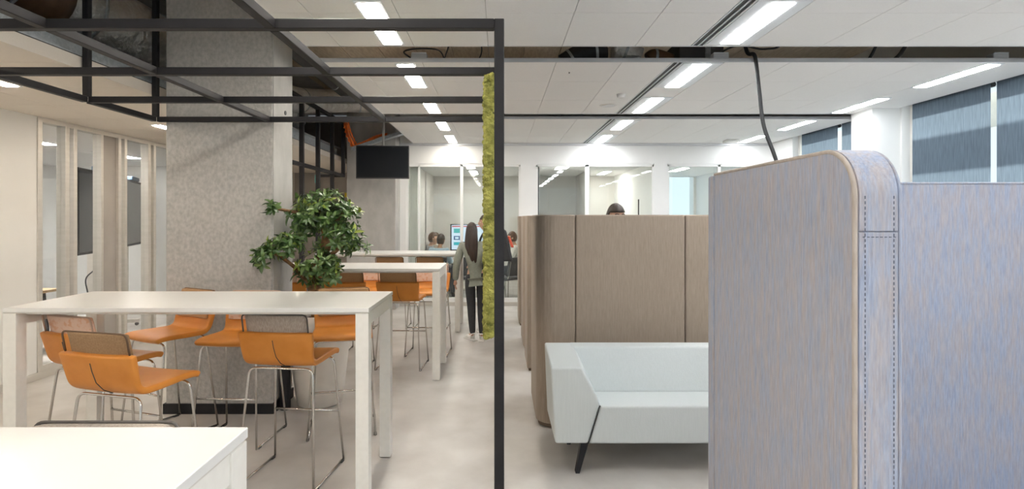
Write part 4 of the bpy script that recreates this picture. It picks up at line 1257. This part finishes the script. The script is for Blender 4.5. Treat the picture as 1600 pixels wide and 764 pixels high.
# ------------------------------------------------------------------ people
def skin(nodes, edges, root, lev=2):
    """one surface grown around a skeleton: nodes name -> (position, radius or (rx, ry))"""
    names = list(nodes)
    ix = {n: i for i, n in enumerate(names)}
    m = bpy.data.meshes.new('skin')
    m.from_pydata([nodes[n][0] for n in names], [(ix[a], ix[b]) for a, b in edges], [])
    o = bpy.data.objects.new('tmp', m)
    COL.objects.link(o)
    o.modifiers.new('skin', 'SKIN')
    sv = m.skin_vertices[0].data
    for n in names:
        r = nodes[n][1]
        sv[ix[n]].radius = (r, r) if not isinstance(r, (tuple, list)) else r
        sv[ix[n]].use_root = (n == root)
    su = o.modifiers.new('sub', 'SUBSURF')
    su.levels = lev
    su.render_levels = lev
    out = baked(o)
    bpy.data.objects.remove(o)
    return out
def head_mb(c, s=1.0):
    """a head that looks along +y: skull, jaw, nose, ears"""
    b = MB()
    nu, nv = 24, 18
    vs = []; fs = []
    for i in range(nv + 1):
        th = math.pi * i / nv
        for j in range(nu):
            ph = 2 * math.pi * j / nu
            x, y, z = math.sin(th) * math.cos(ph), math.sin(th) * math.sin(ph), math.cos(th)
            X, Y, Z = x * 0.076, y * 0.096, z * 0.115
            if z < 0:
                X *= 1 + 0.30 * z
                Y = Y * (1 + 0.18 * z) + 0.014 * -z * (1 if y > 0 else 0.3)
            if y > 0:
                nz = math.exp(-((x / 0.16) ** 2) - (((z + 0.12) / 0.20) ** 2))
                Y += 0.022 * nz
                Y -= 0.007 * math.exp(-(((abs(x) - 0.42) / 0.18) ** 2) - (((z - 0.06) / 0.12) ** 2))
                Y += 0.007 * math.exp(-((x / 0.3) ** 2) - (((z + 0.50) / 0.09) ** 2))
            vs.append((c[0] + X * s, c[1] + Y * s, c[2] + Z * s))
    for i in range(nv):
        for j in range(nu):
            fs.append((i * nu + j, (i + 1) * nu + j, (i + 1) * nu + (j + 1) % nu, i * nu + (j + 1) % nu))
    b.add(vs, fs)
    for sx in (-1, 1):
        b.ball((c[0] + sx * 0.076 * s, c[1] - 0.008 * s, c[2] - 0.012 * s), 0.03 * s, (0.35, 0.7, 1.0), 8, 6)
    return b
def hair_mb(c, s=1.0, line=0.30, full=1.0, beard=False):
    b = MB()
    nu, nv = 28, 18
    vs = []; fs = []
    for i in range(nv + 1):
        th = math.pi * i / nv
        for j in range(nu):
            ph = 2 * math.pi * j / nu
            x, y, z = math.sin(th) * math.cos(ph), math.sin(th) * math.sin(ph), math.cos(th)
            k = 1.09 * full + 0.03 * math.sin(9 * ph + 3 * th) * (z > 0)
            vs.append((c[0] + x * 0.078 * s * k, c[1] + (y * 0.097 * k - 0.004) * s, c[2] + z * 0.118 * s * k))
    for i in range(nv):
        for j in range(nu):
            th = math.pi * (i + 0.5) / nv; ph = 2 * math.pi * (j + 0.5) / nu
            y, z = math.sin(th) * math.sin(ph), math.cos(th)
            if (y > 0.25 and z < 0.42) or (y > -0.15 and z < 0.05) or z < -0.62:
                continue
            fs.append((i * nu + j, (i + 1) * nu + j, (i + 1) * nu + (j + 1) % nu, i * nu + (j + 1) % nu))
    b.add(vs, fs)
    return b
SKIN_A = mat('skin_light', (0.56, 0.33, 0.23), 0.5, col2=(0.61, 0.37, 0.26), scale=(9, 9, 9))
SKIN_B = mat('skin_tan', (0.42, 0.24, 0.155), 0.5, col2=(0.47, 0.27, 0.18), scale=(9, 9, 9))
HAIR_D = mat('hair_dark', (0.022, 0.014, 0.011), 0.4, col2=(0.05, 0.028, 0.018), scale=(120, 120, 6), detail=3, bump=0.5, bscale=(200, 200, 10))
HAIR_B = mat('hair_brown', (0.075, 0.035, 0.018), 0.45, col2=(0.12, 0.06, 0.03), scale=(120, 120, 20), detail=3, bump=0.5, bscale=(200, 200, 20))
EYE_W = mat('eye_white', (0.75, 0.73, 0.70), 0.2, col2=(0.78, 0.76, 0.73), scale=(5, 5, 5))
LIP = mat('lip', (0.45, 0.16, 0.14), 0.4, col2=(0.48, 0.18, 0.16), scale=(20, 20, 20))
def cloth(name, c):
    return mat(name, c, 0.85, col2=tuple(min(1, q * 1.18) for q in c), scale=(40, 40, 40), detail=4, bump=0.25, bscale=(25, 25, 25))
def hand_parts(w, d, side, s=1.0):
    """palm and five bent fingers; w wrist, d direction of the hand"""
    d = Vector(d).normalized()
    sd = Vector((0, 1, 0)) if abs(d.y) < 0.7 else Vector((1, 0, 0)) * side
    sd = (sd - d * sd.dot(d)).normalized()
    nrm = d.cross(sd).normalized()
    if nrm.x * side > 0:
        nrm = -nrm
    w = Vector(w)
    ms_ = []
    k = s
    palm = {'a': (w, 0.022 * k), 'b': (w + d * 0.045 * k, (0.030 * k, 0.018 * k)), 'c': (w + d * 0.085 * k, (0.034 * k, 0.016 * k))}
    ms_.append(skin(palm, [('a', 'b'), ('b', 'c')], 'a', 1))
    for i, (off, L) in enumerate([(0.026, 0.066), (0.009, 0.075), (-0.009, 0.070), (-0.025, 0.054)]):
        p0 = w + d * 0.078 * k + sd * off * k
        p1 = p0 + d * L * 0.45 * k + nrm * 0.006 * k
        p2 = p1 + (d * 0.88 + nrm * 0.45) * L * 0.32 * k
        p3 = p2 + (d * 0.70 + nrm * 0.70) * L * 0.28 * k
        ms_.append(skin({'a': (p0, 0.0095 * k), 'b': (p1, 0.009 * k), 'c': (p2, 0.0085 * k), 'd': (p3, 0.007 * k)}, [('a', 'b'), ('b', 'c'), ('c', 'd')], 'a', 1))
    t0 = w + d * 0.028 * k + sd * 0.022 * k
    t1 = t0 + (d * 0.6 + sd * 0.7 + nrm * 0.3).normalized() * 0.035 * k
    t2 = t1 + (d * 0.9 + sd * 0.2 + nrm * 0.4).normalized() * 0.030 * k
    ms_.append(skin({'a': (t0, 0.012 * k), 'b': (t1, 0.0105 * k), 'c': (t2, 0.0085 * k)}, [('a', 'b'), ('b', 'c')], 'a', 1))
    return ms_
def join_meshes(parts, name):
    bm = bmesh.new()
    for p in parts:
        bm.from_mesh(p)
    m = bpy.data.meshes.new(name)
    bm.to_mesh(m)
    bm.free()
    m.polygons.foreach_set('use_smooth', [True] * len(m.polygons))
    return m
def pose(seated=False, lean=0.0, arms=None, hip=(0, 0, 0)):
    P = {}
    if seated:
        P['pelvis'] = (0, -0.03, 0.55); P['waist'] = (0, -0.05 + 0.02 * lean, 0.70); P['chest'] = (0, -0.04 + 0.10 * lean, 0.90)
        P['neck'] = (0, -0.04 + 0.16 * lean, 1.06); P['headc'] = (0, 0.0 + 0.22 * lean, 1.215)
        for s, n in ((-1, 'l'), (1, 'r')):
            P['hip' + n] = (s * 0.095, 0.02, 0.54); P['knee' + n] = (s * 0.13, 0.43, 0.52); P['ankle' + n] = (s * 0.13, 0.42, 0.09); P['toe' + n] = (s * 0.14, 0.58, 0.035)
            P['sh' + n] = (s * 0.175, -0.05 + 0.14 * lean, 1.0); P['el' + n] = (s * 0.235, 0.08, 0.775); P['wr' + n] = (s * 0.13, 0.30, 0.78)
    else:
        P['pelvis'] = (0, 0, 0.93); P['waist'] = (0, 0, 1.07); P['chest'] = (0, 0.0, 1.26); P['neck'] = (0, -0.005, 1.43); P['headc'] = (0, 0.03, 1.585)
        for s, n in ((-1, 'l'), (1, 'r')):
            P['hip' + n] = (s * 0.09, 0, 0.88); P['knee' + n] = (s * 0.095, 0.015, 0.48); P['ankle' + n] = (s * 0.095, -0.02, 0.085); P['toe' + n] = (s * 0.11, 0.13, 0.035)
            P['sh' + n] = (s * 0.165, -0.005, 1.375); P['el' + n] = (s * 0.225, -0.03, 1.11); P['wr' + n] = (s * 0.235, 0.03, 0.875)
    return P
def person(label, loc, head, height, P, skinm, hairm, top, bottom, shoes, long_hair=False, build=1.0, headturn=0.0, group=None, beard=None, collar=None):
    k = height / 1.70
    t = thing('person', label, 'person', loc, rz=-R(head), group=group)
    t.scale = (k, k, k)
    g = 1.12
    V3 = {n: Vector(p) for n, p in P.items()}
    def body(extra, which):
        N = {}; E = []
        def nd(n, r, p=None):
            N[n] = (p if p is not None else V3[n], tuple(q * g + extra for q in r) if isinstance(r, tuple) else r * g + extra)
        b_ = build
        if which == 'bottom':
            nd('belt', (0.118 * b_, 0.088 * b_), V3['pelvis'] * 0.35 + V3['waist'] * 0.65)
            E += [('pelvis', 'belt')]
        if which in ('all', 'top', 'bottom'):
            nd('pelvis', (0.125 * b_, 0.095 * b_))
        if which in ('all', 'top'):
            nd('waist', (0.115 * b_, 0.085 * b_)); nd('chest', (0.135 * b_, 0.095 * b_)); nd('neckb', (0.065, 0.06), V3['neck'] - Vector((0, 0, 0.03)))
            E += [('pelvis', 'waist'), ('waist', 'chest'), ('chest', 'neckb')]
            if which == 'top':
                nd('hem', (0.128 * b_, 0.098 * b_), V3['pelvis'] * 1.12 - V3['waist'] * 0.12)
                E += [('pelvis', 'hem')]
            for n in 'lr':
                nd('sh' + n, 0.057 * b_); nd('el' + n, 0.040 * b_); nd('wr' + n, 0.027)
                mid = (V3['el' + n] + V3['wr' + n]) / 2
                nd('fa' + n, 0.037 * b_, mid)
                E += [('chest', 'sh' + n), ('sh' + n, 'el' + n), ('el' + n, 'fa' + n), ('fa' + n, 'wr' + n)]
        if which == 'all':
            nd('neck', 0.047); nd('headb', 0.050, V3['headc'] - Vector((0, 0.012, 0.06)))
            E += [('neckb', 'neck'), ('neck', 'headb')]
        if which in ('all', 'bottom'):
            for n in 'lr':
                nd('hip' + n, 0.083 * b_); nd('knee' + n, 0.056); nd('ankle' + n, 0.036)
                nd('calf' + n, 0.053, V3['knee' + n] * 0.68 + V3['ankle' + n] * 0.32 + Vector((0, -0.012, 0)))
                E += [('pelvis', 'hip' + n), ('hip' + n, 'knee' + n), ('knee' + n, 'calf' + n), ('calf' + n, 'ankle' + n)]
        if which == 'all':
            for n in 'lr':
                nd('toe' + n, 0.028)
                E += [('ankle' + n, 'toe' + n)]
        return skin(N, E, 'pelvis', 2)
    hm = head_mb((0, 0, 0))
    hb = bpy.data.meshes.new('h')
    hb.from_pydata(hm.v, [], hm.f)
    rot = Matrix.Translation(V3['headc']) @ Matrix.Rotation(-R(headturn), 4, 'Z')
    hb.transform(rot)
    parts = [body(-0.012, 'all'), hb]
    for n, s in (('l', -1), ('r', 1)):
        d = (V3['wr' + n] - V3['el' + n]).normalized()
        parts += hand_parts(V3['wr' + n] - d * 0.01, d, s)
    bo = obj('body', join_meshes(parts, 'body'), skinm, t)
    tp = body(0.014, 'top'); tp.polygons.foreach_set('use_smooth', [True] * len(tp.polygons))
    obj('top_garment', tp, top, t)
    bt = body(0.004, 'bottom'); bt.polygons.foreach_set('use_smooth', [True] * len(bt.polygons))
    obj('trousers', bt, bottom, t)
    for n in 'lr':
        a = V3['ankle' + n]; q = V3['toe' + n]
        dr = Vector((q.x - a.x, q.y - a.y, 0)).normalized()
        sm = skin({'h': (Vector((a.x, a.y, 0.045)) - dr * 0.035, (0.040, 0.042)), 'm': (Vector((a.x, a.y, 0.045)) + dr * 0.06, (0.044, 0.040)), 't': (Vector((q.x, q.y, 0.036)), (0.042, 0.032)), 'u': (Vector((a.x, a.y, 0.105)), 0.040)},
                  [('h', 'm'), ('m', 't'), ('h', 'u')], 'h', 2)
        sm.polygons.foreach_set('use_smooth', [True] * len(sm.polygons))
        sh = obj('shoe', sm, shoes, t)
        b = MB()
        L = (Vector((q.x, q.y, 0)) - Vector((a.x, a.y, 0))).length
        ang = math.atan2(dr.x, dr.y)
        so_ = MB().box(-0.042, 0.042, -0.075, L + 0.035, 0.0, 0.018)
        sl_ = obj('sole', so_, EYE_W, sh, bevel=0.008)
        sl_.location = (a.x, a.y, 0)
        sl_.rotation_euler.z = -ang
    h2 = hair_mb((0, 0, 0))
    hr = MB(); hr.add([rot @ Vector(v) for v in h2.v], h2.f)
    if long_hair:
        c = V3['headc']
        for (dx, w0, l0) in ((0.0, 0.075, 0.44), (-0.045, 0.05, 0.36), (0.04, 0.055, 0.48)):
            pts = bez([rot @ Vector((dx * 0.6, -0.055, 0.07)), rot @ Vector((dx, -0.095, -0.06)), c + Vector((dx * 1.2, -0.115, -0.20)), c + Vector((dx * 1.1 + 0.01, -0.135, -l0 * 0.75)), c + Vector((dx + 0.02, -0.13, -l0))], 6)
            n_ = len(pts)
            rad = [w0 * (0.85 + 0.15 * math.sin(math.pi * i / n_)) * (1 - 0.65 * (i / (n_ - 1)) ** 2.2) for i in range(n_)]
            hr.tube(pts, rad, 12)
    hm_ = hr.mesh('hair', True)
    ho = obj('hair', hm_, hairm, t)
    if not long_hair:
        so2 = ho.modifiers.new('thick', 'SOLIDIFY'); so2.thickness = 0.012; so2.offset = -1
    for s in (-1, 1):
        e_ = obj('eye', MB().ball(tuple(rot @ Vector((s * 0.031, 0.0835, 0.006))), 0.011, (1.2, 0.6, 0.75), 8, 6), EYE_W, t, smooth=True)
        obj('iris', MB().ball(tuple(rot @ Vector((s * 0.031, 0.090, 0.006))), 0.0055, (1, 0.5, 1), 8, 6), HAIR_D, e_, smooth=True)
        obj('eyebrow', MB().tube([rot @ Vector((s * 0.014, 0.096, 0.026)), rot @ Vector((s * 0.032, 0.0915, 0.030)), rot @ Vector((s * 0.048, 0.080, 0.025))], 0.004, 6), hairm, t)
    obj('mouth', MB().tube([rot @ Vector((-0.020, 0.090, -0.058)), rot @ Vector((0, 0.0985, -0.057)), rot @ Vector((0.020, 0.090, -0.058))], [0.003, 0.0055, 0.003], 6), LIP, t)
    if beard:
        bb_ = MB()
        m2 = hair_mb((0, 0, 0))
        hd = head_mb((0, 0, 0))
        vs = [rot @ (Vector(v) * 1.045 + Vector((0, 0.002, -0.002))) for v in hd.v[:24 * 19]]
        fs = []
        for f in hd.f[:24 * 18]:
            c_ = sum((Vector(hd.v[i]) for i in f), Vector()) / 4
            if c_.y > -0.01 and c_.z < -0.030 and not (abs(c_.x) < 0.022 and -0.066 < c_.z < -0.048):
                fs.append(f)
        bb_.add(vs, fs)
        obj('beard', bb_, hairm, t)
    return t

# woman seen from behind, beside the moss panel
Pw = pose()
Pw['headc'] = (-0.045, 0.03, 1.585); Pw['neck'] = (-0.03, -0.005, 1.43); Pw['chest'] = (-0.01, 0, 1.26); Pw['pelvis'] = (0.015, 0, 0.93)
Pw['shl'] = (-0.19, -0.005, 1.365); Pw['ell'] = (-0.265, -0.02, 1.10); Pw['wrl'] = (-0.285, 0.03, 0.86)
Pw['shr'] = (0.14, -0.005, 1.375); Pw['elr'] = (0.19, 0.02, 1.11); Pw['wrr'] = (0.10, 0.22, 1.06)
Pw['hipl'] = (-0.075, 0, 0.88); Pw['hipr'] = (0.10, 0, 0.88); Pw['kneel'] = (-0.05, 0.02, 0.48); Pw['kneer'] = (0.10, 0.0, 0.48)
Pw['anklel'] = (-0.03, -0.03, 0.085); Pw['toel'] = (-0.12, 0.10, 0.035); Pw['ankler'] = (0.105, -0.06, 0.085); Pw['toer'] = (0.12, 0.09, 0.035)
person('woman from behind with long dark hair, grey-green sweater and black jeans', (-0.33, 7.52, 0), 0, 1.575, Pw, SKIN_A, HAIR_D,
       cloth('sweater_grey_green', (0.22, 0.235, 0.195)), cloth('black_denim', (0.035, 0.036, 0.04)), cloth('white_canvas', (0.72, 0.71, 0.68)), long_hair=True, build=0.94)
# second woman in profile behind the moss, with a backpack
P2 = pose()
P2['ell'] = (-0.22, 0.03, 1.12); P2['wrl'] = (-0.16, 0.20, 0.98); P2['elr'] = (0.22, 0.03, 1.12); P2['wrr'] = (0.15, 0.22, 1.0)
w2 = person('woman in profile half hidden by the moss panel, in a pale denim jacket', (-0.165, 8.12, 0), 270, 1.69, P2, SKIN_A, HAIR_D,
            cloth('pale_denim', (0.30, 0.39, 0.45)), cloth('dark_trousers', (0.05, 0.055, 0.065)), cloth('white_canvas', (0.72, 0.71, 0.68)), long_hair=True, build=0.95)
bp_ = thing('backpack', 'black backpack with red panel worn by the half-hidden woman', 'backpack', (0.07, 8.12, 1.02))
obj('body', MB().hexa([(-0.06, -0.16, 0), (0.13, -0.15, 0.0), (0.13, 0.15, 0.0), (-0.06, 0.16, 0)], [(-0.07, -0.12, 0.46), (0.03, -0.11, 0.46), (0.03, 0.11, 0.46), (-0.07, 0.12, 0.46)]), M_DARK, bp_, bevel=0.04, seg=4)
obj('front_pocket', MB().hexa([(0.10, -0.12, 0.20), (0.145, -0.11, 0.20), (0.145, 0.11, 0.20), (0.10, 0.12, 0.20)], [(0.05, -0.10, 0.36), (0.085, -0.09, 0.36), (0.085, 0.09, 0.36), (0.05, 0.10, 0.36)]),
    mat('red_nylon', (0.55, 0.07, 0.03), 0.6, col2=(0.62, 0.10, 0.05), scale=(20, 20, 20)), bp_, bevel=0.012)
for sy in (-1, 1):
    obj('shoulder_strap', MB().tube(bez([(-0.06, sy * 0.10, 0.42), (-0.16, sy * 0.12, 0.47), (-0.30, sy * 0.13, 0.40), (-0.36, sy * 0.14, 0.22), (-0.28, sy * 0.18, 0.08), (-0.06, sy * 0.13, 0.04)], 6), 0.014, 8), M_DARK, bp_, smooth=True)
# people behind the glass
person('seated man with dark hair in a light blue shirt behind the glass', (-1.22, 11.15, 0), 20, 1.68, pose(True, 0.6), SKIN_B, HAIR_D,
       cloth('light_blue_shirt', (0.36, 0.47, 0.56)), cloth('dark_trousers', (0.05, 0.055, 0.065)), cloth('black_shoe', (0.02, 0.02, 0.02)), group='people in the meeting room')
person('seated man with brown hair turned sideways behind the glass', (-1.47, 11.85, 0), 80, 1.70, pose(True, 0.3), SKIN_A, HAIR_B,
       cloth('grey_shirt', (0.30, 0.30, 0.32)), cloth('dark_trousers', (0.05, 0.055, 0.065)), cloth('black_shoe', (0.02, 0.02, 0.02)), group='people in the meeting room')
person('seated person partly hidden between the two men behind the glass', (-1.50, 12.95, 0), 130, 1.66, pose(True, 0.2), SKIN_A, HAIR_B,
       cloth('beige_shirt', (0.45, 0.40, 0.34)), cloth('dark_trousers', (0.05, 0.055, 0.065)), cloth('black_shoe', (0.02, 0.02, 0.02)), group='people in the meeting room')
person('seated bearded man in a pale shirt behind the glass, right of the post', (0.34, 11.85, 0), 275, 1.72, pose(True, 0.3), SKIN_A, HAIR_B,
       cloth('pale_shirt', (0.62, 0.60, 0.57)), cloth('dark_trousers', (0.05, 0.055, 0.065)), cloth('black_shoe', (0.02, 0.02, 0.02)), beard=True, group='people in the meeting room')
Pm = pose()
Pm['headc'] = (0, 0.07, 1.575)
person('man standing between the tan booths, only hair and forehead showing', (1.11, 5.46, 0), 165, 1.785, Pm, SKIN_B, HAIR_D,
       cloth('navy_shirt', (0.04, 0.06, 0.11)), cloth('dark_trousers', (0.05, 0.055, 0.065)), cloth('black_shoe', (0.02, 0.02, 0.02)))
